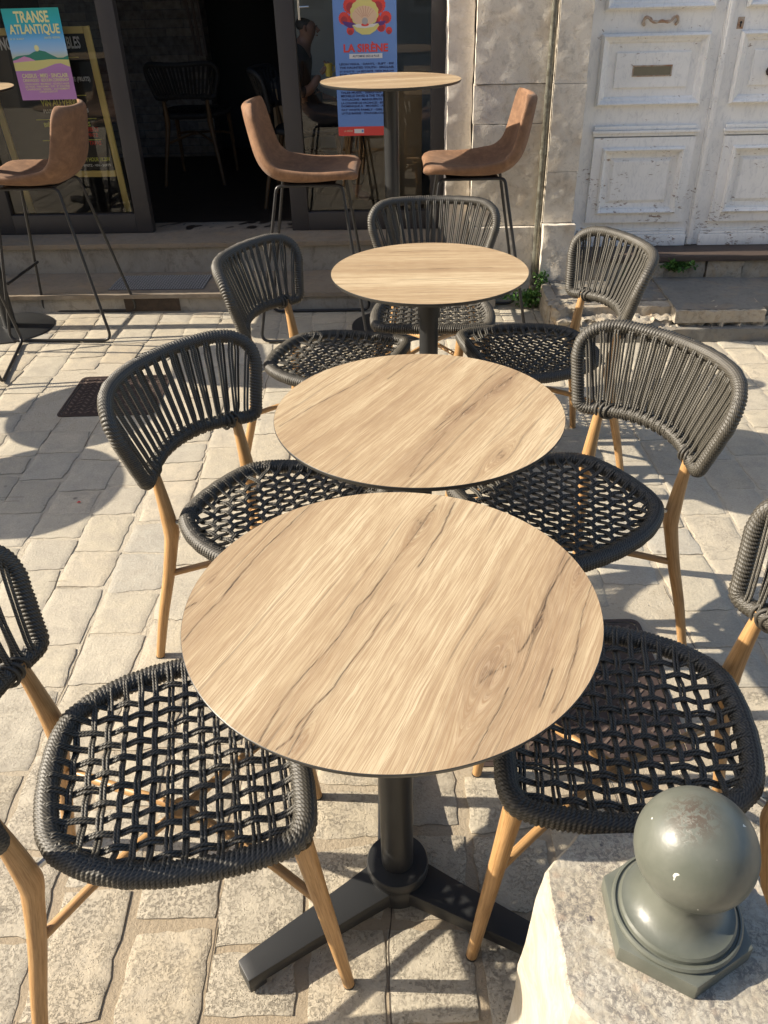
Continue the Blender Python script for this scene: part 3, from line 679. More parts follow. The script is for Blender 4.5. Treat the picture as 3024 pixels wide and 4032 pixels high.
# ------------------------------------------------------------------ ground
mb = MB(); mb.add([(-60, -40, -.03), (60, -40, -.03), (60, 5.0, -.03), (-60, 5.0, -.03)], [(0, 1, 2, 3)]); tag(mb.build('street', M['street'], smooth=False), kind='structure')
gx = np.linspace(-3.3, 2.9, 125); gy = np.linspace(-.4, 4.6, 101)
vs = [(x, y, -.0030+.0022*(vnoise(np.array(x*9), np.array(y*9), 5)-.5)) for y in gy for x in gx]; nx = len(gx)
mb = MB(); mb.add(vs, [(j*nx+i, j*nx+i+1, (j+1)*nx+i+1, (j+1)*nx+i) for j in range(len(gy)-1) for i in range(nx-1)]); tag(mb.build('mortar_bed', M['mortar']), kind='structure')
def pavers():
    vs = []; fs = []; rnd = []; pit = []
    xb = -1.01-.168*13
    hole = [(-1.385, -.95, 3.06, 3.47), (.17, .715, 1.20, 1.71)]
    x = xb
    while x < 2.8:
        wd = random.uniform(.155, .178)
        if abs(x+1.01) < .09: x = -1.01
        y = -.35+random.uniform(0, .2)
        slant = random.uniform(-.004, .004)
        while y < 4.32:
            ln = random.choice([random.uniform(.13, .2), random.uniform(.18, .27)])
            x0, x1, y0, y1 = x+.002, x+wd-.003, y+.003, y+ln-.003
            g = .004+.006*max(0, min(1, (1.35-y)/.5)); x0 += g*.6; x1 -= g*.6; y0 += g*.6; y1 -= g*.6
            if not any(x1 > h[0] and x0 < h[1] and y1 > h[2] and y0 < h[3] for h in hole):
                sh = [random.uniform(-.009, .009) for _ in range(8)]
                cs = [(x0+sh[0], y0+sh[1]), (x1+sh[2], y0+sh[3]), (x1+sh[4], y1+sh[5]), (x0+sh[6], y1+sh[7])]
                ring = []; K = 7
                for a in range(4):
                    p, q = np.array(cs[a]), np.array(cs[(a+1) % 4])
                    for b in range(K):
                        t = b/K; c = p+(q-p)*t; jt = .0042 if b else .0; c = c+np.array([random.uniform(-jt, jt), random.uniform(-jt, jt)])
                        if b == 0: c = c+(np.array([(x0+x1)/2, (y0+y1)/2])-c)*.02
                        ring.append(c)
                cen = np.mean(ring, 0); o = len(vs); n = len(ring); hz = random.uniform(-.0012, .0010); tx, ty = random.uniform(-.004, .004), random.uniform(-.004, .004)
                for k_, (ins, dz) in enumerate(((0, -.009), (.0006, -.0009), (.0035, 0), (.03, .0006))):
                    for c in ring:
                        d = cen-c; c2 = c+d/np.linalg.norm(d)*ins; vs.append((c2[0], c2[1], hz+dz+(0 if k_ == 0 else tx*(c2[0]-cen[0])+ty*(c2[1]-cen[1]))))
                for k_ in range(3):
                    for b in range(n): fs.append((o+k_*n+b, o+k_*n+(b+1) % n, o+(k_+1)*n+(b+1) % n, o+(k_+1)*n+b))
                fs.append(tuple(o+3*n+b for b in range(n)))
                r_ = random.random(); p_ = max(0, min(1, (1.45-y0)/.5))*random.uniform(.5, 1)+(.35*random.random() if x0 > .5 else .06*random.random())
                rnd += [r_]*(3*n+1); pit += [min(1, p_)]*(3*n+1)
            y += ln
        x += wd
    me = bpy.data.meshes.new('paving'); me.from_pydata(vs, [], fs)
    for nm, arr in (('rnd', rnd), ('pit', pit)):
        a = me.attributes.new(nm, 'FLOAT', 'FACE'); a.data.foreach_set('value', arr)
    me.polygons.foreach_set('use_smooth', [True]*len(fs)); me.set_sharp_from_angle(angle=math.radians(50)); me.materials.append(M['paver']); me.update()
    o = bpy.data.objects.new('paving', me); COL.objects.link(o); tag(o, kind='structure')
pavers()
def cracks():
    mb = MB(); rs = np.random.RandomState(4)
    x = -1.01-.1665*13
    for i in range(36):
        xx = x+i*.1665; y = -.3
        while y < 4.2:
            L = rs.uniform(.08, .6)
            if rs.rand() < .33:
                n = max(4, int(L/.012)); ys_ = np.linspace(y, y+L, n); off = (fbm(ys_*9+i*7, ys_*0+i, 31, 3)-.5)*.016; w_ = .0009+.0040*np.abs(fbm(ys_*22+i*3, ys_*0+2*i, 33, 2)-.45)*np.sin(np.linspace(0, PI, n))
                vs = []
                for a, b_, c in zip(ys_, off, w_): vs += [(xx+b_-c, a, .0005), (xx+b_+c, a, .0005)]
                mb.add(vs, [(2*j, 2*j+1, 2*j+3, 2*j+2) for j in range(n-1)])
            y += L+rs.uniform(0, .1)
    for i in range(55):
        cx, cy = rs.uniform(-2.4, 1.8), rs.uniform(.5, 4.1); n = 8; L = rs.uniform(.04, .1); xs_ = np.linspace(cx, cx+L, n); off = (fbm(xs_*20+i, xs_*0, 35, 2)-.5)*.012; vs = []
        for a, b_ in zip(xs_, off): vs += [(a, cy+b_-.0009, .0005), (a, cy+b_+.0009, .0005)]
        mb.add(vs, [(2*j, 2*j+1, 2*j+3, 2*j+2) for j in range(n-1)])
    tag(mb.build('joint_crack_soil', flat('crack_soil', (.085, .068, .05), .95), smooth=False), kind='structure')
cracks()
def manhole(x0, x1, y0, y1, label):
    t = empty('manhole_cover', ((x0+x1)/2, (y0+y1)/2, 0), 0, label, 'manhole cover', 'cast iron covers in the paving')
    w_, h_ = (x1-x0)/2, (y1-y0)/2
    pr = lambda a, b, r: [tuple(p) for p in round_poly([(-a, -b), (a, -b), (a, b), (-a, b)], [r]*4, 5)]
    mb = MB(); o1, o2 = pr(w_, h_, .03), pr(w_-.012, h_-.012, .024); n = len(o1)
    mb.add([(x, y, .0012) for x, y in o1]+[(x, y, .0012) for x, y in o2]+[(x, y, -.02) for x, y in o1], [(i, (i+1) % n, n+(i+1) % n, n+i) for i in range(n)]+[(2*n+i, 2*n+(i+1) % n, (i+1) % n, i) for i in range(n)]); mb.build('rim', M['castiron'], t, smooth=False)
    mb = MB(); mb.prism(pr(w_-.015, h_-.015, .022), -.03, -.0002)
    a = -w_+.035; k = 0
    while a < w_-.03:
        b = -h_+.035; 
        while b < h_-.03:
            ang = PI/4 if (k+int(round(b*100))) % 2 else -PI/4; c, s_ = math.cos(ang), math.sin(ang)
            q = [(a+c*u-s_*v, b+s_*u+c*v) for u, v in ((-.011, -.003), (.011, -.003), (.011, .003), (-.011, .003))]
            mb.prism(q, -.0003, .0022, 1); b += .030; k += 1
        a += .030; k += 1
    mb.build('cover_plate', [M['castiron'], M['tread_iron']], t, smooth=False)
manhole(-1.375, -.96, 3.065, 3.465, 'brown iron manhole cover left, behind the rope chair of the second table')
manhole(.18, .705, 1.21, 1.70, 'brown iron manhole cover under the shaded chair and nearest table')

# ------------------------------------------------------------------ bollard
b = empty('stone_bollard', (.326, .515, 0), 0, 'pale pitted stone bollard topped by a grey-green iron ball', 'bollard')
def oct_(h, c): return [(-h, -h+c), (-h+c, -h), (h-c, -h), (h, -h+c), (h, h-c), (h-c, h), (-h+c, h), (-h, h-c)]
secs = [(.160, .058, 0), (.152, .056, .18), (.143, .054, .38), (.135, .052, .52), (.133, .051, .562), (.129, .050, .570)]
vs = []; fs = []
for h, c, z in secs: vs += [(x*(1.0), y*1.0+(.0), z) for x, y in oct_(h, c)]
for i in range(len(secs)-1):
    for j in range(8): fs.append((i*8+j, i*8+(j+1) % 8, i*8+8+(j+1) % 8, i*8+8+j))
fs += [tuple(range(7, -1, -1)), tuple((len(secs)-1)*8+j for j in range(8))]
mb = MB(); mb.add(vs, fs); bo = mb.build('stone_body', M['bollard'], b, smooth=False)
bm = bmesh.new(); bm.from_mesh(bo.data); bmesh.ops.subdivide_edges(bm, edges=bm.edges, cuts=5, use_grid_fill=True)
for v in bm.verts:
    n_ = (vnoise(np.array(v.co.x*30+9), np.array(v.co.y*30+v.co.z*17), 8)-.5)*.006
    if v.co.z > .01: v.co.x *= 1+n_/.13; v.co.y *= 1+n_/.13
    if v.co.z > .565: v.co.z += n_*.25
bm.to_mesh(bo.data); bm.free(); bo.data.polygons.foreach_set('use_smooth', [True]*len(bo.data.polygons)); bo.data.set_sharp_from_angle(angle=math.radians(28))
fin_c = (.006, .008)
fo = empty('tmp'); bpy.data.objects.remove(fo)
mb = MB()
hexa = [(.088*math.cos(math.radians(a)), .088*math.sin(math.radians(a))) for a in (-92, -32, 28, 88, 148, 208)]
mb.prism(hexa, .5695, .5965)
hx = mb.build('hexagonal_base', M['finial'], b, bevel=.003, sharp=30); hx.location = (fin_c[0], fin_c[1], 0)
mb = MB(); prof = [(.0735, .5966), (.0745, .6015), (.0725, .6045), (.0705, .6050), (.0695, .6030), (.0670, .6030), (.0665, .6085), (.0640, .6115), (.0600, .6120), (.0515, .6165), (.0450, .6230), (.0400, .6310), (.0368, .6400), (.0355, .6490), (.0375, .656)]
Rb = .0655; zc = .7205
for a in np.linspace(-55, 89, 40): prof.append((Rb*math.cos(math.radians(a)), zc+Rb*math.sin(math.radians(a))))
mb.lathe(prof, 72); bl = mb.build('ball_finial', M['finial'], b, sharp=30); bl.location = (fin_c[0], fin_c[1], 0)

# ------------------------------------------------------------------ shop front (local frame: x along the wall, y into the building)
PH = -.05
def wall_empty(name, label, cat, group=None): return empty(name, (0, 0, 0), PH, label, cat, group)
def frame_ring(mb, u0, u1, z0, z1, prof):
    """mitred moulding; prof = [(inset, v)...]"""
    vs = []; fs = []
    for ins, v in prof: vs += [(u0+ins, v, z0+ins), (u1-ins, v, z0+ins), (u1-ins, v, z1-ins), (u0+ins, v, z1-ins)]
    for i in range(len(prof)-1):
        for j in range(4): fs.append((i*4+j, i*4+(j+1) % 4, i*4+4+(j+1) % 4, i*4+4+j))
    mb.add(vs, fs)
def rough_box(mb, u0, u1, v0, v1, z0, z1, step=.035, amp=.006, seed=1, mi=0):
    """box with a chipped, uneven front, top and left side"""
    nu = max(2, int((u1-u0)/step)); nz = max(2, int((z1-z0)/step)); nv = max(2, int((v1-v0)/step))
    N = lambda a, b, c: (float(vnoise(np.array(a*14+seed*3.1), np.array(b*14+c*9+seed), seed))-.5)*.9*amp+(float(vnoise(np.array(a*45+seed), np.array(b*45+c*40), seed+3))-.5)*1.5*amp
    def grid(fn, n1, n2):
        o = [[fn(i/n1, j/n2) for j in range(n2+1)] for i in range(n1+1)]; vs = [p for r_ in o for p in r_]
        mb.add(vs, [(i*(n2+1)+j, (i+1)*(n2+1)+j, (i+1)*(n2+1)+j+1, i*(n2+1)+j+1) for i in range(n1) for j in range(n2)], mi=mi)
    def disp(x, y, z):
        d = N(x, y, z); return (x+(d if x <= u0+1e-6 else 0)+(-d if x >= u1-1e-6 else 0), y+(d if y <= v0+1e-6 else 0), z+(-abs(d) if z >= z1-1e-6 else 0))
    L = lambda a, b, t: a+(b-a)*t
    grid(lambda a, b_: disp(L(u0, u1, a), v0, L(z0, z1, b_)), nu, nz)
    grid(lambda a, b_: disp(L(u0, u1, a), L(v0, v1, b_), z1), nu, nv)
    grid(lambda a, b_: disp(u0, L(v0, v1, a), L(z0, z1, b_)), nv, nz)
    grid(lambda a, b_: disp(u1, L(v0, v1, a), L(z0, z1, b_)), nv, nz)

shop = wall_empty('cafe_building', 'cafe shop front with dark metal frames and an open dark doorway', 'building')
# steps
stp = wall_empty('entrance_steps', 'two worn stone steps running below the cafe shop front', 'steps')
mb = MB(); rough_box(mb, -3.4, .42, 4.245, 4.62, -.02, .085, .04, .004, 3); rough_box(mb, -3.4, .20, 4.615, 4.90, .10, .255, .04, .003, 5); mb.build('step_riser', M['cement'], stp)
mb = MB(); rough_box(mb, -3.4, .42, 4.225, 4.64, .082, .105, .03, .0025, 9); rough_box(mb, -3.4, .20, 4.592, 5.05, .250, .275, .03, .0025, 11); mb.build('step_tread', M['tread'], stp)
mt = wall_empty('rubber_mat', 'dark grey studded mat lying on the lower step tread', 'mat')
mb = MB(); mb.box(-1.70, -1.17, 4.30, 4.545, .1055, .1085)
for i in range(34):
    for j in range(16):
        x, y = -1.69+i*.0155, 4.307+j*.0150; 
        a = PI/4 if (i+j) % 2 else -PI/4; c, s_ = math.cos(a), math.sin(a); mb.prism([(x+c*p-s_*q, y+s_*p+c*q) for p, q in ((-.006, -.0018), (.006, -.0018), (.006, .0018), (-.006, .0018))], .1084, .1115, 1)
mb.build('mat_sheet', [M['steelmat'], M['stud']], mt, smooth=False)
vg = wall_empty('vent_grille', 'rusty perforated vent grille set in the lower step riser', 'vent grille')
mb = MB(); mb.box(-1.60, -1.295, 4.2375, 4.2415, .008, .098)
for i in range(38):
    for j in range(12): 
        x, z = -1.596+i*.008+(j % 2)*.004, .012+j*.0072; mb.box(x-.0022, x+.0022, 4.2345, 4.2376, z-.0012, z+.0012)
mb.build('perforated_plate', M['mesh'], vg, smooth=False)

Fv = 4.82
# metal frames
def bars(name, rects, v0=Fv, v1=Fv+.06, parent=shop, bev=.003):
    mb = MB()
    for u0_, u1_, z0_, z1_ in rects: mb.box(u0_, u1_, v0, v1, z0_, z1_)
    return mb.build(name, M['frame'], parent, bevel=bev, sharp=30)
wf = bars('window_frame', [(-2.50, -2.385, .276, 2.5), (-1.65, -1.557, .276, 2.5), (-2.3845, -1.6505, .276, .384), (-2.3845, -1.6505, 2.40, 2.5)])
mb = MB(); mb.add([(-2.385, Fv+.03, .384), (-1.65, Fv+.03, .384), (-1.65, Fv+.03, 2.4), (-2.385, Fv+.03, 2.4)], [(0, 1, 2, 3)]); mb.build('glass_pane', M['glass'], wf, smooth=False)
wf2 = bars('window_frame', [(-.73, -.632, .276, 2.5), (.072, .150, .276, 2.5), (-.6315, .0715, .276, .376), (-.6315, .0715, 2.40, 2.5)])
mb = MB(); mb.add([(-.632, Fv+.03, .376), (.072, Fv+.03, .376), (.072, Fv+.03, 2.4), (-.632, Fv+.03, 2.4)], [(0, 1, 2, 3)]); mb.build('glass_pane', M['glass'], wf2, smooth=False)
bars('window_frame', [(-3.4, -2.53, .276, .384), (-3.4, -2.53, 2.4, 2.5)])
mb = MB(); mb.add([(-3.4, Fv+.03, .384), (-2.53, Fv+.03, .384), (-2.53, Fv+.03, 2.4), (-3.4, Fv+.03, 2.4)], [(0, 1, 2, 3)]); mb.build('glass_pane', M['glass'], shop, smooth=False)
bars('door_track', [(-1.5565, -.7305, 2.44, 2.5)])
mb = MB(); mb.tube([(-.600, Fv-.03, 1.33), (-.600, Fv-.03, 1.55)], .006, 10); mb.tube([(-.600, Fv-.03, 1.385), (-.600, Fv+.01, 1.385)], .005, 8); mb.tube([(-.600, Fv-.03, 1.385), (-.548, Fv-.03, 1.387)], .005, 8); mb.build('door_handle', M['brass'], wf2)
# interior
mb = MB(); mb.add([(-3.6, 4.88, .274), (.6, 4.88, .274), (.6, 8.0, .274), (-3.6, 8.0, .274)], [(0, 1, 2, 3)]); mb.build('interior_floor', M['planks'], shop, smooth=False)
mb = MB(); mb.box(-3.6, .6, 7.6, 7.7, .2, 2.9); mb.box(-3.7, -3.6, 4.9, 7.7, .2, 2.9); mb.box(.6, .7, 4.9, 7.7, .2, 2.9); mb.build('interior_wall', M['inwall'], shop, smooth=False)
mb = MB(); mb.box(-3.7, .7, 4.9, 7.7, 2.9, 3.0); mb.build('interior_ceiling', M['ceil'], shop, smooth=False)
mb = MB(); mb.box(-2.9, -1.66, 7.2, 7.4, .2755, 2.4); mb.build('stone_cladding', M['clad'], shop, smooth=False)
mb = MB(); mb.box(-1.03, .5995, 6.9, 6.98, .2755, 2.8995); mb.build('partition_wall', simple('grey_partition_paint', (.58, .60, .55), .8, .08, 6), shop, smooth=False)
ct = wall_empty('bar_counter', 'pale wooden bar counter standing inside behind the right glass pane', 'counter')
mb = MB(); mb.box(-.46, .03, 5.55, 5.9, .276, .95); mb.build('counter_front', M['counterw'], ct, bevel=.004)
mb = MB(); mb.box(-.49, .06, 5.52, 5.93, .951, .985); mb.build('counter_top', M['darkwood'], ct, bevel=.004)
ct = wall_empty('side_cabinet', 'low pale cabinet glimpsed inside the dark doorway', 'cabinet')
mb = MB(); mb.box(-1.02, -.74, 6.3, 6.7, .276, .86); mb.build('cabinet_body', M['counterw'], ct, bevel=.004); mb = MB(); mb.box(-1.04, -.72, 6.28, 6.72, .861, .90); mb.build('cabinet_top', M['ceil'], ct, bevel=.004)
c_ = math.cos(PH); s_ = math.sin(PH)
def W(u, v, z=0): return (u*math.cos(PH)-v*math.sin(PH), u*math.sin(PH)+v*math.cos(PH), z)
dkleg = simple('dim_interior_leg', (.11, .065, .03), .5, .3, 30); dkrope = simple('dim_interior_rope', (.018, .018, .018), .6, .3, 90)  # darker leg and rope for the indoor chairs: interior dimness put into the colour
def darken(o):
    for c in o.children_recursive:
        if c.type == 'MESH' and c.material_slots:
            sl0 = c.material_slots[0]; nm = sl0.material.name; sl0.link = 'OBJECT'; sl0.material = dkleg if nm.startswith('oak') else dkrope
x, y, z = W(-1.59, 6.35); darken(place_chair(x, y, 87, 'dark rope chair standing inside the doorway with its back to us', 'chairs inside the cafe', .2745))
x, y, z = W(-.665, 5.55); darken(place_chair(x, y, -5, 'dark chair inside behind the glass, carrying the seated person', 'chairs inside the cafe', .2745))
# wall over the openings
mb = MB(); mb.box(-3.6, .150, 4.70, 4.90, 2.5, 3.6); mb.build('lintel_wall', M['ashlar'], shop, smooth=False)
mb = MB(); mb.box(-4.6, -3.42, 4.235, 4.90, -.02, 2.78); mb.box(-4.55, -3.47, 4.50, 4.90, 2.781, 3.6); mb.build('added_shade_pier', M['ashlar'], shop, smooth=False)  # unseen pier at the left end, added and sized to keep the steps shaded
# stone pier between shop front and drainpipe, built of blocks
mb = MB()
rough_box(mb, .150, .272, 4.44, 4.9, .10, 2.6, .02, .004, 21); mb.build('pilaster', M['rough'], shop)
mb = MB(); rows = [(-.02, .396), (.398, .885), (.887, 1.061), (1.063, 1.62), (1.622, 2.2), (2.202, 2.9)]
for k, (za, zb) in enumerate(rows): rough_box(mb, .2745+(.004 if k % 2 else 0), .647, 4.385-(.03 if k == 0 else 0)+(.004 if k == 2 else 0), 4.8, za, zb, .03, .0045, 31+k)
mb.build('stone_wall', M['ashlar'], shop)
# drainpipe
dp = wall_empty('drainpipe', 'thin aged metal drainpipe running down between the two facades', 'pipe')
mb = MB(); mb.tube([(.628, 4.352, .05), (.628, 4.352, 3.2)], .0155, 16)
mb.build('pipe_tube', M['pipe'], dp)
for z_ in (.75, 1.0, 1.10):
    mb = MB(); mb.tube([(.628, 4.352, z_), (.628, 4.352, z_+.018)], .0185, 16); mb.build('pipe_collar', M['pipe'], dp)
mb = MB(); mb.tube([(.628, 4.352, .0), (.628, 4.352, .09)], .020, 16); mb.build('pipe_foot', M['rust'], dp)

# ------------------------------------------------------------------ stone house with the white door
hs = wall_empty('stone_house', 'old limestone house with a weathered white double door', 'building')
mb = MB(); rows = [(-.02, .125), (.4235, .669), (.671, 1.063), (1.065, 1.56), (1.562, 2.1), (2.102, 2.6)]
for k, (za, zb) in enumerate(rows): rough_box(mb, .652, .806-(.004 if k % 2 else 0), 4.33, 4.62, za, zb, .022, .0025, 51+k)
rough_box(mb, .650, .814, 4.285, 4.62, .127, .421, .022, .006, 61)
rough_box(mb, .652, 2.9, 4.33, 4.9, 2.604, 3.6, .06, .005, 66); rough_box(mb, 2.14, 3.4, 4.33, 4.9, -.02, 2.6, .06, .005, 67)
mb.build('stone_wall', M['ashlar'], hs)
Dv = 4.47
def door_leaf(u0_, u1_, name):
    mb = MB(); mb.box(u0_, u1_, Dv, Dv+.05, .264, 2.58); o = mb.build(name, M['white'], hs, smooth=False)
    def pan(a, b_, z0_, z1_, prof, nm='door_panel'):
        mb = MB(); frame_ring(mb, u0_+a, u0_+b_, z0_, z1_, prof)
        ins, v = prof[-1]; mb.add([(u0_+a+ins, v, z0_+ins), (u0_+b_-ins, v, z0_+ins), (u0_+b_-ins, v, z1_-ins), (u0_+a+ins, v, z1_-ins)], [(0, 1, 2, 3)])
        return mb.build(nm, M['white'], o, sharp=12)
    D = Dv
    mid = [(0, D-.0005), (.001, D-.012), (.010, D-.020), (.018, D-.016), (.022, D-.010), (.034, D-.007), (.040, D+.0), (.050, D-.001), (.052, D+.004), (.078, D+.003), (.079, D-.006), (.082, D-.007)]
    mid = [(a, min(D+(b-D)*1.5, D-.0012)) for a, b in mid]
    pan(.053, .563, .945, 1.254, mid)
    pan(.053, .563, 1.349, 2.45, mid)
    lowp = [(0, D-.0005), (.001, D-.016), (.046, D-.018), (.048, D-.026), (.056, D-.030), (.062, D-.022), (.070, D-.018), (.072, D-.006), (.098, D-.002), (.112, D-.013), (.116, D-.014)]
    lowp = [(a, D+(b-D)*1.4) for a, b in lowp]
    pan(.067, .573, .387, .803, lowp)
    mb = MB(); 
    mb.box(u0_+.060, u0_+.580, D-.020, D-.0005, .808, .822); mb.box(u0_+.056, u0_+.586, D-.030, D-.0005, .823, .836); mb.box(u0_+.064, u0_+.574, D-.018, D-.0005, .837, .855)
    mb.build('ledge_moulding', M['white'], o, bevel=.003, sharp=20)
    mb = MB(); mb.box(u0_+.03, u0_+.61, D-.022, D-.0005, .263, .322); mb.box(u0_+.035, u0_+.605, D-.014, D-.0005, .323, .337); mb.box(u0_+.038, u0_+.600, D-.008, D-.0005, .338, .348)
    mb.build('kick_board', M['white'], o, bevel=.003, sharp=20)
    return o
leafL = door_leaf(.825, 1.440, 'door_leaf'); leafR = door_leaf(1.475, 2.09, 'door_leaf')
mb = MB(); mb.box(1.4405, 1.4745, Dv-.012, Dv+.05, .264, 2.58); mb.box(1.446, 1.468, Dv-.024, Dv-.0125, .27, 2.58); mb.build('meeting_stile', M['white'], hs, bevel=.004, sharp=20)
mb = MB(); mb.box(.8145, .8245, Dv+.002, Dv+.05, .264, 2.6); mb.box(2.0905, 2.14, Dv-.02, Dv+.05, .264, 2.6); mb.build('door_jamb', M['white'], hs, smooth=False)
# rusty scroll handle
mb = MB(); pts = [(1.070, Dv-.006, 1.285), (1.060, Dv-.012, 1.300), (1.070, Dv-.018, 1.318), (1.086, Dv-.022, 1.315), (1.10, Dv-.028, 1.302), (1.12, Dv-.030, 1.300), (1.142, Dv-.031, 1.303), (1.165, Dv-.030, 1.300), (1.185, Dv-.028, 1.303), (1.198, Dv-.022, 1.317), (1.214, Dv-.018, 1.318), (1.222, Dv-.012, 1.300), (1.212, Dv-.006, 1.285)]
q = catmull(pts, 5); mb.tube(q, .0055+.0022*np.abs(np.sin(np.linspace(0, 9*PI, len(q)))), 10); mb.build('handle', M['rust'], leafL)
mb = MB(); mb.box(1.046, 1.224, Dv-.0122, Dv-.0104, 1.078, 1.115); sl_ = mb.build('mail_slot', simple('dull_slot_metal', (.20, .175, .115), .6), leafL, smooth=False)
mb = MB(); frame_ring(mb, 1.040, 1.230, 1.072, 1.121, [(0, Dv-.0106), (.001, Dv-.0140), (.005, Dv-.0140), (.006, Dv-.0120)]); mb.build('slot_rim', M['rust'], sl_, smooth=False)
mb = MB(); mb.box(1.502, 1.532, Dv-.0025, Dv-.0005, 1.262, 1.31); ke = mb.build('keyhole_plate', M['rust'], leafR, smooth=False); ke['label'] = 'rusty keyhole plate'
mb = MB(); mb.tube([(1.518, Dv-.0035, 1.288), (1.518, Dv-.0026, 1.288)], .006, 10); mb.box(1.515, 1.521, Dv-.0036, Dv-.0026, 1.270, 1.288); mb.build('keyhole', M['cap'], ke, smooth=False)
mb = MB(); mb.lathe([(.024, 0), (.024, .004), (.010, .012), (.010, .03), (.022, .04), (.026, .052), (.018, .063), (.002, .066)], 8); kn_ = mb.build('door_knob', M['castiron'], leafR, sharp=25); kn_.location = (1.70, Dv-.0115, 1.085); kn_.rotation_euler = (PI/2, 0, 0)
# sill, plinth, slab
mb = MB(); mb.box(.815, 2.14, 4.262, 4.52, .232, .262); mb.build('door_sill', M['darkwood'], hs, bevel=.005)
mb = MB()
us = [.816, .98, 1.17, 1.30, 1.52, 1.71, 1.93, 2.2]
for k, (a, b_) in enumerate(zip(us[:-1], us[1:])): rough_box(mb, a, b_-.005, 4.275+.01*(k % 2), 4.5, .13, .231, .02, .008, 71+k)
mb.build('sill_plinth', M['oldstone'], hs)
sb = wall_empty('door_slab', 'broken grey stone slab step in front of the white door', 'step')
mb = MB(); rough_box(mb, .655, 3.0, 3.87, 4.275, -.02, .136, .03, .006, 81); rough_box(mb, .69, 3.0, 3.79, 3.92, -.02, .104, .012, .030, 83); rough_box(mb, .72, 1.30, 3.765, 3.86, -.02, .07, .010, .030, 85)
rough_box(mb, 1.24, 1.66, 3.775, 3.95, .085, .147, .022, .008, 84)
rough_box(mb, .66, .80, 3.84, 3.98, -.02, .15, .012, .022, 86); mb.build('broken_edge', M['oldstone'], sb)
mb = MB(); rough_box(mb, .70, 1.24, 3.95, 4.27, .10, .142, .016, .014, 91); rough_box(mb, 1.243, 1.66, 3.79, 4.27, .10, .1485, .03, .004, 92); rough_box(mb, 1.665, 3.0, 3.84, 4.27, .10, .143, .03, .004, 93); mb.build('slab_top', M['slab'], sb)
mb = MB(); rough_box(mb, .79, 3.0, 3.745, 3.84, -.02, .066, .03, .006, 88); mb.build('base_course', M['slab'], sb)

# a fallen petal on the paving
mb = MB(); mb.add([(-1.080, 2.385, .002), (-1.073, 2.381, .005), (-1.066, 2.385, .003), (-1.066, 2.390, .003), (-1.073, 2.393, .005), (-1.079, 2.390, .003)], [(0, 1, 2, 3, 4, 5)])
tag(mb.build('petal', flat('red_petal', (.55, .02, .03)), smooth=False), 'tiny red petal lying on the shaded paving at left', 'petal')
# ------------------------------------------------------------------ weeds
def weed(name, c, size, n, label, group, stems=8, hang=0, seed=1):
    rs = np.random.RandomState(seed); t = empty(name, c, PH, label, 'weed', group); ml = MB(); ms = MB()
    for s_i in range(stems):
        a = rs.uniform(0, 2*PI); e = np.array([math.cos(a)*size[0]*rs.uniform(.3, 1), -abs(math.sin(a))*size[1]*rs.uniform(.2, 1), size[2]*rs.uniform(.4, 1)])
        p0 = np.array([rs.uniform(-.6, .6)*size[0], rs.uniform(-.2, .1)*size[1], 0]); p1 = p0*.6+e*.5+np.array([0, 0, size[2]*.2]); p2 = p0*.6+e
        pt_ = catmull([p0, p1, p2], 5); ms.tube(pt_, .0012, 5)
        for k in range(n):
            c_l = pt_[rs.randint(2, len(pt_))]+rs.normal(0, .012, 3); d = rs.normal(0, 1, 3); d[1] -= .7; d[2] += .4; d /= np.linalg.norm(d); up = rs.normal(0, 1, 3); up[2] += 1.2
            sd = np.cross(d, up); sd /= np.linalg.norm(sd); nn = np.cross(sd, d); l = rs.uniform(.012, .027); w_ = l*.36
            ml.add([c_l, c_l+d*l*.35+sd*w_+nn*.0015, c_l+d*l*.75+sd*w_*.7, c_l+d*l, c_l+d*l*.75-sd*w_*.7, c_l+d*l*.35-sd*w_+nn*.0015, c_l+d*l*.5-nn*.0015], [(0, 1, 6), (1, 2, 6), (2, 3, 6), (3, 4, 6), (4, 5, 6), (5, 0, 6)])
    ml.build('leaves', M['leaf'], t, smooth=False); ms.build('stems', M['leaf'], t)
x, y, z = W(.60, 4.27); weed('weed', (x, y, .0), (.12, .11, .11), 30, 'green weed growing at the foot of the drainpipe', 'weeds in the stone cracks', 16, seed=3)
x, y, z = W(.655, 4.26); weed('weed', (x, y, .06), (.03, .04, .15), 16, 'upright leafy weed shoot between drainpipe and stone slab', 'weeds in the stone cracks', 7, seed=4)
x, y, z = W(1.37, 4.275); weed('weed', (x, y, .20), (.085, .03, .02), 22, 'low green weed growing under the wooden door sill', 'weeds in the stone cracks', 14, seed=5)
x, y, z = W(1.12, 4.27); weed('weed', (x, y, .15), (.03, .03, .04), 14, 'small faint weed in the plinth joint left of the sill weed', 'weeds in the stone cracks', 4, seed=6)

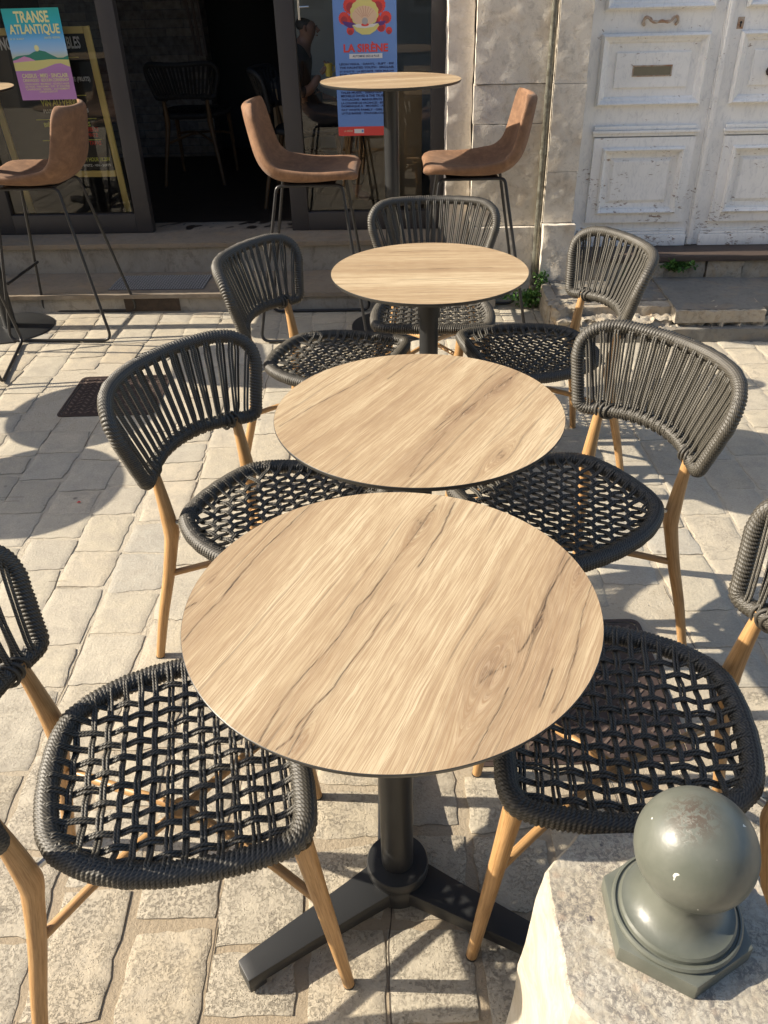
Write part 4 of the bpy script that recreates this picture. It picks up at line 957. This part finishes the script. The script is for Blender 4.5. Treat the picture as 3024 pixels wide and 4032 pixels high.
# ------------------------------------------------------------------ posters and chalkboard
FONT_CACHE = {}
def text(parent, s, u, z, h, mat, width=None, v=0, name='lettering', align='CENTER', bold=0.0, condense=None, ang=0):
    if mat.name.endswith('chalk'): bold = .028; h *= 1.12
    cu = bpy.data.curves.new('t', 'FONT'); cu.body = s; cu.size = 1; cu.align_x = align; cu.offset = bold; cu.resolution_u = 3
    o = bpy.data.objects.new('t', cu); COL.objects.link(o); dg = bpy.context.evaluated_depsgraph_get(); dg.update()
    me = bpy.data.meshes.new_from_object(o.evaluated_get(dg)); bpy.data.objects.remove(o)
    co = np.array([v_.co[:] for v_ in me.vertices]);
    if not len(co): return
    x0, x1 = co[:, 0].min(), co[:, 0].max(); y0 = co[:, 1].min(); y1 = co[:, 1].max(); sy = h/(y1-y0) if y1 > y0 else h; sx = (width/(x1-x0)) if width else sy
    cx = (x0+x1)/2 if align == 'CENTER' else x0
    if align == 'RIGHT': cx = x1
    me.vertices.foreach_set('co', np.stack([(co[:, 0]-cx)*sx, np.full(len(co), 0.), (co[:, 1]-y0)*sy], 1).ravel()); me.materials.clear(); me.materials.append(mat); me.update()
    t = bpy.data.objects.new(name, me); COL.objects.link(t); t.parent = parent; t.location = (u, v, z); t.rotation_euler = (0, ang, 0); return t
def patch(parent, poly, mat, v, name, th=0.0):
    mb = MB(); mb.add([(x, v, z) for x, z in poly], [tuple(range(len(poly)))]); return mb.build(name, mat, parent, smooth=False)
def card(parent, u0_, u1_, z0_, z1_, v, mat, name='paper_sheet'):
    mb = MB(); mb.box(u0_, u1_, v, v+.0008, z0_, z1_); return mb.build(name, mat, parent, smooth=False)
# poster 1
p1 = wall_empty('poster', 'festival poster reading TRANSE ATLANTIQUE with a pink and green landscape', 'poster'); PV = Fv+.020
def m_poster1():
    k = NT('poster_gradient_print'); z = k.sep(k.co())[2]; f = k.n('MapRange'); k.t.links.new(z, f.inputs[0]); f.inputs[1].default_value = .985; f.inputs[2].default_value = 1.412
    c = k.ramp(f.outputs[0], [(0, (.50, .24, .48)), (.30, (.48, .22, .46)), (.37, (.28, .20, .46)), (.44, (.62, .58, .24)), (.55, (.38, .56, .76)), (.66, (.20, .48, .80)), (.75, (.06, .36, .62)), (.85, (.03, .42, .48)), (1, (.03, .38, .34))])
    return k.fin(c, .5, None, .4)
card(p1, -2.155, -1.852, .987, 1.412, PV, m_poster1())
cream = flat('cream_print', (.80, .76, .36)); grn = flat('green_print', (.03, .22, .15)); pnk = flat('pink_print', (.60, .28, .46)); ylw = flat('yellow_print', (.66, .60, .22)); prp = flat('purple_print', (.46, .22, .46))
hill = [(-2.155, 1.185), (-2.13, 1.196), (-2.10, 1.200), (-2.06, 1.203), (-2.03, 1.216), (-2.00, 1.222), (-1.97, 1.216), (-1.94, 1.200), (-1.91, 1.186), (-1.88, 1.186), (-1.852, 1.196), (-1.852, 1.170), (-2.155, 1.165)]
patch(p1, hill, grn, PV-.0004, 'green_hills')
patch(p1, [(-2.155, 1.176), (-2.13, 1.182), (-2.09, 1.196), (-2.06, 1.188), (-2.03, 1.173), (-2.03, 1.150), (-2.155, 1.150)], pnk, PV-.0008, 'pink_dune')
patch(p1, [(-2.155, 1.166), (-2.11, 1.170), (-2.04, 1.174), (-1.95, 1.180), (-1.852, 1.176), (-1.852, 1.140), (-1.95, 1.128), (-2.155, 1.128)], ylw, PV-.0010, 'yellow_dune')
patch(p1, [(-2.04, 1.128), (-1.99, 1.140), (-1.93, 1.158), (-1.90, 1.160), (-1.87, 1.148), (-1.852, 1.142), (-1.852, 1.12), (-2.04, 1.12)], prp, PV-.0012, 'purple_dune')
mb = MB(); mb.add([(-2.012+.013*math.cos(a), PV-.0009, 1.232+.015*math.sin(a)) for a in np.linspace(0, 2*PI, 12)[:-1]], [tuple(range(11))]); mb.build('small_emblem', cream, p1, smooth=False)
LV = PV-.0013
text(p1, 'TRANSE', -2.003, 1.347, .053, cream, .183, LV, bold=.03); text(p1, 'ATLANTIQUE', -2.001, 1.289, .052, cream, .268, LV, bold=.03)
text(p1, '28 \u00b7 29 \u00b7 30 AO\u00dbT', -2.105, 1.272, .009, cream, .076, LV, bold=.01); text(p1, 'SAINTES \u00b7 FESTIVAL', -1.915, 1.274, .009, cream, .086, LV, bold=.01)
text(p1, 'CASSIUS \u00b7 MIKI \u00b7 SINCLAIR', -2.0, 1.094, .020, cream, .252, LV, bold=.02)
text(p1, 'CARAVAGGIO \u00b7 BEDOUIN CORNERSHOP', -2.0, 1.075, .015, cream, .252, LV, bold=.015)
for k, (s, wd) in enumerate((('YOUNG HEARTS \u00b7 MIDI MINUIT \u00b7 NOUVELLE VAGUE', .245), ('LES TROIS \u00b7 PANORAMA \u00b7 SUN \u00b7 ET D\u2019AUTRES', .245), ('CHANSONS \u00b7 SOLEIL \u00b7 AUTREMENT', .24), ('CONCERTS GRATUITS', .10))): text(p1, s, -2.0, 1.060-k*.0125, .0088, cream, wd, LV, bold=.01)
# poster 2
p2 = wall_empty('poster', 'tall blue concert poster reading LA SIRENE with a scallop shell holding a pearl', 'poster')
blue = flat('blue_print', (.13, .25, .56)); red = flat('red_print', (.62, .06, .05)); navy = flat('navy_print', (.02, .03, .10)); wht = flat('white_print', (.62, .62, .62)); shy = flat('shell_yellow_print', (.60, .55, .20)); shc = flat('shell_cream_print', (.64, .46, .32)); dred = flat('dark_red_print', (.34, .04, .05)); grey = flat('pearl_grey_print', (.35, .35, .36))
card(p2, -.432, -.105, .776, 1.56, PV, blue); card(p2, -.432, -.105, .776, .822, PV-.0006, red, 'red_strip')
def blob(cx, cz, r, n, amp, mat, v, nm, sx=1, sz=1, a0=0, a1=2*PI, K=64):
    pts = [(cx+sx*r*(1+amp*abs(math.sin(n*a/2)))*math.cos(a), cz+sz*r*(1+amp*abs(math.sin(n*a/2)))*math.sin(a)) for a in np.linspace(a0, a1, K)[:-1 if a1-a0 > 6.2 else None]]
    patch(p2, pts, mat, v, nm)
for (cx, cz, r) in ((-.340, 1.385, .034), (-.375, 1.330, .026), (-.200, 1.385, .036), (-.160, 1.330, .026), (-.330, 1.325, .022), (-.215, 1.325, .026), (-.185, 1.290, .022), (-.345, 1.275, .018), (-.145, 1.272, .015)):
    blob(cx, cz, r, 16, .12, red, PV-.0006, 'red_coral'); blob(cx, cz-.008, r*.6, 16, .12, dred, PV-.0008, 'coral_shade')
patch(p2, [(-.385, 1.318), (-.30, 1.305), (-.25, 1.306), (-.16, 1.316), (-.17, 1.298), (-.25, 1.285), (-.35, 1.287), (-.375, 1.30)], flat('violet_print', (.10, .04, .20)), PV-.0009, 'shell_shadow')
blob(-.270, 1.352, .066, 14, .07, shy, PV-.0011, 'shell_outline', 1.05, .92)
blob(-.270, 1.340, .060, 14, .05, shc, PV-.0013, 'shell_inside', 1.02, .70)
for a in np.linspace(35, 145, 8):
    a = math.radians(a); mb = MB(); c, s_ = math.cos(a), math.sin(a); x0, z0 = -.268+.016*c, 1.320+.018*s_; x1, z1 = -.270+.058*c, 1.334+.048*s_; mb.add([(x0-.0006, PV-.0015, z0), (x0+.0006, PV-.0015, z0), (x1+.0006, PV-.0015, z1), (x1-.0006, PV-.0015, z1)], [(0, 1, 2, 3)]); mb.build('shell_rib', dred, p2, smooth=False)
patch(p2, [(-.335, 1.298), (-.305, 1.303), (-.25, 1.299), (-.20, 1.304), (-.195, 1.296), (-.215, 1.272), (-.245, 1.256), (-.285, 1.256), (-.315, 1.272)], shy, PV-.0013, 'lower_shell')
patch(p2, [(-.332, 1.299), (-.305, 1.304), (-.25, 1.301), (-.20, 1.305), (-.225, 1.290), (-.27, 1.285), (-.31, 1.288)], wht, PV-.0015, 'shell_lining')
blob(-.268, 1.300, .020, 2, 0, red, PV-.0017, 'red_cushion', 1, .35); blob(-.268, 1.316, .0155, 2, 0, grey, PV-.0019, 'pearl')
text(p2, 'LA SIR\u00c8NE', -.268, 1.177, .047, red, .233, PV-.0009, bold=.035)
card(p2, -.356, -.182, 1.148, 1.170, PV-.0007, wht, 'white_label'); text(p2, 'AUTOMNE 2025 & PLUS', -.269, 1.154, .0105, navy, .140, PV-.0010, bold=.02)
lines = ['L\u00c9ON VIGUL \u00b7 DANYL \u00b7 SLIFT \u00b7 FFF', 'THE HAUNTED YOUTH \u00b7 SINCLAIR', 'ET SI SUTTE \u00b7 LA S\u00c9CURIT\u00c9 \u00b7 NICK MULLAN', 'RORI \u00b7 POGO CAR CRASH CONTROL', 'ZAHO \u00b7 BERTRAND BELIN', 'JOSMAN \u00b7 LUCIE ANTUNES', 'MAMMAL HANDS \u00b7 CLINTON', 'FRANKIE & THE WITCH FINGERS \u00b7 MIKI', 'TALEB MUSSIL \u00b7 SEBASTIEN TELLIER', 'MICHELLE DAVID & THE TRUE-TONES', 'THYLACINE \u00b7 MARGUERITE \u00b7 ADAM', 'LA COLONIE DE VACANCES \u00b7 BIENVENUE', 'DOMINIQUE A \u00b7 MIOSSEC \u00b7 AVALON', 'FAT WHITE FAMILY \u00b7 GIRLS TALK', 'LITTLE BARRIE \u00b7 YOUNGBLOOD BAND']
for k, s in enumerate(lines): text(p2, s, -.266, 1.118-k*.0168, .0105 if k % 3 else .0122, navy, .288, PV-.0009, bold=.03)
text(p2, 'LA SIR\u00c8NE', -.378, .796, .011, shc, .048, PV-.0011, bold=.02); card(p2, -.345, -.292, .789, .810, PV-.0009, wht, 'sponsor_label'); blob(-.300, .7995, .006, 2, 0, blue, PV-.0012, 'sponsor_mark'); text(p2, 'LA SIR\u00c8NE', -.150, .796, .011, shc, .048, PV-.0011, bold=.02)
# chalkboard
cb = wall_empty('chalkboard', 'yellow framed chalkboard menu standing behind the left window', 'chalkboard'); BV = 5.00
mb = MB(); mb.box(-2.40, -1.775, BV+.008, BV+.02, .56, 1.29); bd = mb.build('writing_panel', M['chalkb'], cb, smooth=False)
mb = MB()
def slat(u0_, z0_, u1_, z1_, wd):
    d = np.array([u1_-u0_, z1_-z0_]); d /= np.linalg.norm(d); n_ = np.array([-d[1], d[0]])*wd/2; vs = []
    for v in (BV-.012, BV+.007):
        for p in ((u0_, z0_), (u1_, z1_)): vs += [(p[0]+n_[0], v, p[1]+n_[1]), (p[0]-n_[0], v, p[1]-n_[1])]
    mb.add(vs, [(0, 1, 3, 2), (4, 6, 7, 5), (0, 2, 6, 4), (1, 5, 7, 3), (0, 4, 5, 1), (2, 3, 7, 6)])
slat(-1.782, 1.32, -1.745, .35, .034); slat(-2.40, 1.32, -2.335, .35, .034); slat(-2.385, 1.303, -1.80, 1.303, .034); slat(-2.35, .575, -1.775, .575, .034)
mb.build('board_frame', M['yellowwood'], cb, bevel=.002, sharp=30)
CV = BV+.0072
text(cb, 'NOS', -2.235, 1.215, .055, M['chalk'], .09, CV); text(cb, 'INCONTOURNABLES', -1.835, 1.215, .052, M['chalk'], .36, CV, align='RIGHT')
for z_, a, b_ in ((1.172, -2.22, -1.86), (.985, -2.19, -1.86), (.865, -2.18, -1.83), (.755, -2.17, -1.82)): card(cb, a, b_, z_, z_+.0035, CV-.0002, M['chalky'], 'chalk_rule')
text(cb, 'PLANCHES', -2.20, 1.095, .042, M['chalky'], .20, CV, align='LEFT'); text(cb, 'FROMAGES & CHARCUTERIE (FRUITS)', -2.16, 1.050, .026, M['chalk'], .34, CV, align='LEFT')
text(cb, 'VIN AU VERRE', -2.13, .935, .032, M['chalky'], .22, CV, align='LEFT'); text(cb, 'PLUS DE 20 R\u00c9F\u00c9RENCES', -2.125, .900, .022, M['chalk'], .26, CV, align='LEFT'); text(cb, 'A PARTIR DE 5', -2.07, .875, .014, M['chalkr'], .12, CV, align='LEFT')
text(cb, 'BI\u00c8RES ARTISANALES', -2.14, .828, .026, M['chalky'], .27, CV, align='LEFT'); text(cb, 'LUXE DU MOMENT', -2.11, .797, .020, M['chalk'], .22, CV, align='LEFT'); text(cb, 'DELUSINE', -2.10, .769, .018, M['chalk'], .085, CV, align='LEFT')
text(cb, 'COCKTAILS', -2.12, .724, .026, M['chalky'], .13, CV, align='LEFT'); text(cb, 'SPRITZ - GIN TONIC', -2.13, .703, .015, M['chalk'], .20, CV, align='LEFT'); text(cb, 'SANGRIA', -2.06, .683, .013, M['chalk'], .08, CV, align='LEFT')
text(cb, 'HAPPY HOUR 18.20H', -1.80, .640, .020, M['chalky'], .19, CV, align='RIGHT'); text(cb, 'BI\u00c8RE - SPRITZ - VIN - SOFTS', -1.80, .612, .015, M['chalk'], .22, CV, align='RIGHT'); text(cb, 'OFFERTE', -1.83, .80, .020, M['chalkr'], .09, CV, align='RIGHT'); text(cb, 'PINTE', -1.84, .772, .018, M['chalkr'], .06, CV, align='RIGHT'); text(cb, 'TAPAS', -1.83, .728, .02, M['chalkr'], .07, CV, align='RIGHT')
# folded wooden poles leaning inside
for k, (a, b_) in enumerate(((-1.70, -1.64), (-1.645, -1.61), (-1.60, -1.57))):
    mb = MB(); mb.tube([W(a-.02, 6.9, 1.75), W(b_, 6.85, 1.03)], .011, 10)
    o = mb.build('wooden_pole', M['darkwood']); tag(o, ['wooden pole leaning in the dark doorway, left of three', 'wooden pole leaning in the dark doorway, middle of three', 'wooden pole leaning in the dark doorway, right of three'][k], 'pole', 'poles leaning inside the doorway')

# ------------------------------------------------------------------ seated person behind the glass
def skin_mesh(name, nodes, edges, mat, parent, sub=2):
    me = bpy.data.meshes.new(name); me.from_pydata([n[:3] for n in nodes], edges, []); o = bpy.data.objects.new(name, me); COL.objects.link(o)
    md = o.modifiers.new('skin', 'SKIN'); md.use_smooth_shade = True
    for i, n in enumerate(nodes): me.skin_vertices[0].data[i].radius = (n[3], n[3] if len(n) < 5 else n[4])
    me.skin_vertices[0].data[0].use_root = True
    sb_ = o.modifiers.new('sub', 'SUBSURF'); sb_.levels = sub; sb_.render_levels = sub
    dg = bpy.context.evaluated_depsgraph_get(); dg.update(); m2 = bpy.data.meshes.new_from_object(o.evaluated_get(dg)); bpy.data.objects.remove(o)
    m2.materials.clear(); m2.materials.append(mat); m2.polygons.foreach_set('use_smooth', [True]*len(m2.polygons))
    o = bpy.data.objects.new(name, m2); COL.objects.link(o); o.parent = parent; return o
px, py, _ = W(-.665, 5.55)
pe = empty('person', (px, py, .2745), math.radians(-5), 'seated person in dark clothes behind the glass, holding a small yellow object', 'person')
# local: x forward, y left, z up (floor 0)
body = [(-.10, 0, .53, .105), (-.10, 0, .68, .10), (-.06, 0, .83, .105), (-.02, 0, .900, .055), (.0, 0, .925, .042), (.010, 0, .950, .050), (.016, 0, .985, .060), (.012, 0, 1.025, .048)]
edges = [(i, i+1) for i in range(7)]
def addch(start, pts):
    k = len(body); prev = start
    for p_ in pts: body.append(p_); edges.append((prev, k)); prev = k; k += 1
for sy in (-1, 1):
    addch(2, [(-.06, sy*.13, .84, .048), (-.05, sy*.16, .65, .038), (.03 if sy < 0 else .05, sy*.13, .67 if sy < 0 else .60, .030), (.085 if sy < 0 else .15, sy*.09, .745 if sy < 0 else .58, .022)])
    addch(0, [(.0, sy*.085, .52, .075), (.27, sy*.09, .51, .055), (.30, sy*.09, .28, .042), (.28, sy*.09, .07, .032), (.37, sy*.10, .035, .03)])
skin_mesh('body', body, edges, M['skin'], pe)
cl = [(-.10, 0, .53, .118), (-.10, 0, .68, .112), (-.06, 0, .83, .117), (-.02, 0, .905, .066)]; ce = [(0, 1), (1, 2), (2, 3)]
for sy in (-1, 1):
    k = len(cl); cl += [(-.06, sy*.135, .84, .058), (-.05, sy*.162, .65, .047), (.02 if sy < 0 else .045, sy*.133, .665 if sy < 0 else .60, .037)]; ce += [(2, k), (k, k+1), (k+1, k+2)]
skin_mesh('sweater', cl, ce, M['darkc'], pe)
tr = [(-.09, 0, .52, .120)]; te = []
for sy in (-1, 1):
    k = len(tr); tr += [(.0, sy*.088, .52, .084), (.27, sy*.09, .512, .064), (.302, sy*.09, .28, .051), (.282, sy*.09, .10, .042)]; te += [(0, k), (k, k+1), (k+1, k+2), (k+2, k+3)]
skin_mesh('trousers', tr, te, M['darkc'], pe)
skin_mesh('hair', [(-.005, 0, .965, .05), (-.004, 0, 1.0, .062), (.006, 0, 1.035, .050)], [(0, 1), (1, 2)], M['hair'], pe)
mb = MB()
for sy in (-1, 1):
    mb.lathe([(.006, -.003), (.008, 0), (.006, .003)], 8, (0, 0))
mb2 = MB(); mb2.tube([(.064, 0, .985), (.082, 0, .968), (.068, 0, .962)], .009, 8); mb2.build('nose', M['skin'], pe)
for sy in (-1, 1):
    mb = MB(); mb.tube([(.066, sy*.022, .990), (.070, sy*.022, .990)], .006, 8); mb.build('eye', M['hair'], pe)
    mb = MB(); mb.tube([(.01, sy*.055, .995), (.005, sy*.064, .985), (.01, sy*.056, .968)], .009, 8); mb.build('ear', M['skin'], pe)
mb = MB(); mb.tube([(.066, -.018, .945), (.071, 0, .944), (.066, .018, .945)], .004, 8); mb.build('mouth', M['rust'], pe)
for sy, hx_, hz_ in ((-1, .085, .745), (1, .15, .58)):
    for q in range(5):
        mb = MB(); o_ = (q-2)*.013; L_ = (.05, .062, .066, .06, .045)[q] if q else .045
        base = np.array([hx_+.012, sy*((.09 if sy < 0 else .07)+(o_*.8)), hz_+.006]) if q else np.array([hx_, sy*(.065 if sy < 0 else .045), hz_+.01])
        pt_ = catmull([base, base+np.array([L_*.5, 0, .022]), base+np.array([L_*.72, -sy*.006, .042]), base+np.array([L_*.55, -sy*.012, .058])], 4); mb.tube(pt_, np.linspace(.0085, .0065, len(pt_)), 8); mb.build('finger', M['skin'], pe)
x, y, z = px+.132, py-.105, .2745+.735
cupo = empty('yellow_cup', (x, y, z), 0, 'small yellow cup held by the seated person behind the glass', 'cup')
mb = MB(); mb.lathe([(.016, 0), (.019, .002), (.025, .07), (.0235, .07), (.018, .005)], 20, caps=True); mb.build('cup_body', M['yel'], cupo); mb = MB(); mb.tube([(.024, 0, .06), (.038, 0, .052), (.036, 0, .03), (.021, 0, .02)], .003, 8); mb.build('cup_handle', M['yel'], cupo)

# ------------------------------------------------------------------ unseen building added behind the camera on the sunny side to shade the street
lb = empty('added_shade_building', (-11, -6.4, 0), 0, 'unseen building added behind the camera to the left to shade the street behind us', 'building')
mb = MB(); mb.box(-5, 5, -3.4, 3.4, -.05, 7.5); mb.build('wall', M['farwall'], lb, smooth=False)
for i in range(-1, 2):
    for z_ in (1.0, 4.6):
        mb = MB(); mb.box(i*3.0-.55, i*3.0+.55, 3.4, 3.43, z_, z_+1.7); mb.build('window', M['farwin'], lb, smooth=False)
# ------------------------------------------------------------------ building across the street (seen only in reflections and from other positions)
fb = empty('facing_building', (0, -10.0, 0), 0, 'pale stone building across the street behind the camera, mirrored in the glass', 'building')
mb = MB(); mb.box(-22, 22, -1, 0, -.05, 6.6); mb.build('wall', M['farwall'], fb, smooth=False)
for i in range(-6, 7):
    for z_ in (.9, 4.4):
        mb = MB(); mb.box(i*3.0-.55, i*3.0+.55, .0, .03, z_, z_+1.7); wn = mb.build('window', M['farwin'], fb, smooth=False)
        mb = MB(); frame_ring(mb, i*3.0-.68, i*3.0+.68, z_-.13, z_+1.83, [(0, .0), (0, .06), (.12, .06), (.12, .031)]); mb.build('window_surround', M['rough'], wn, smooth=False)
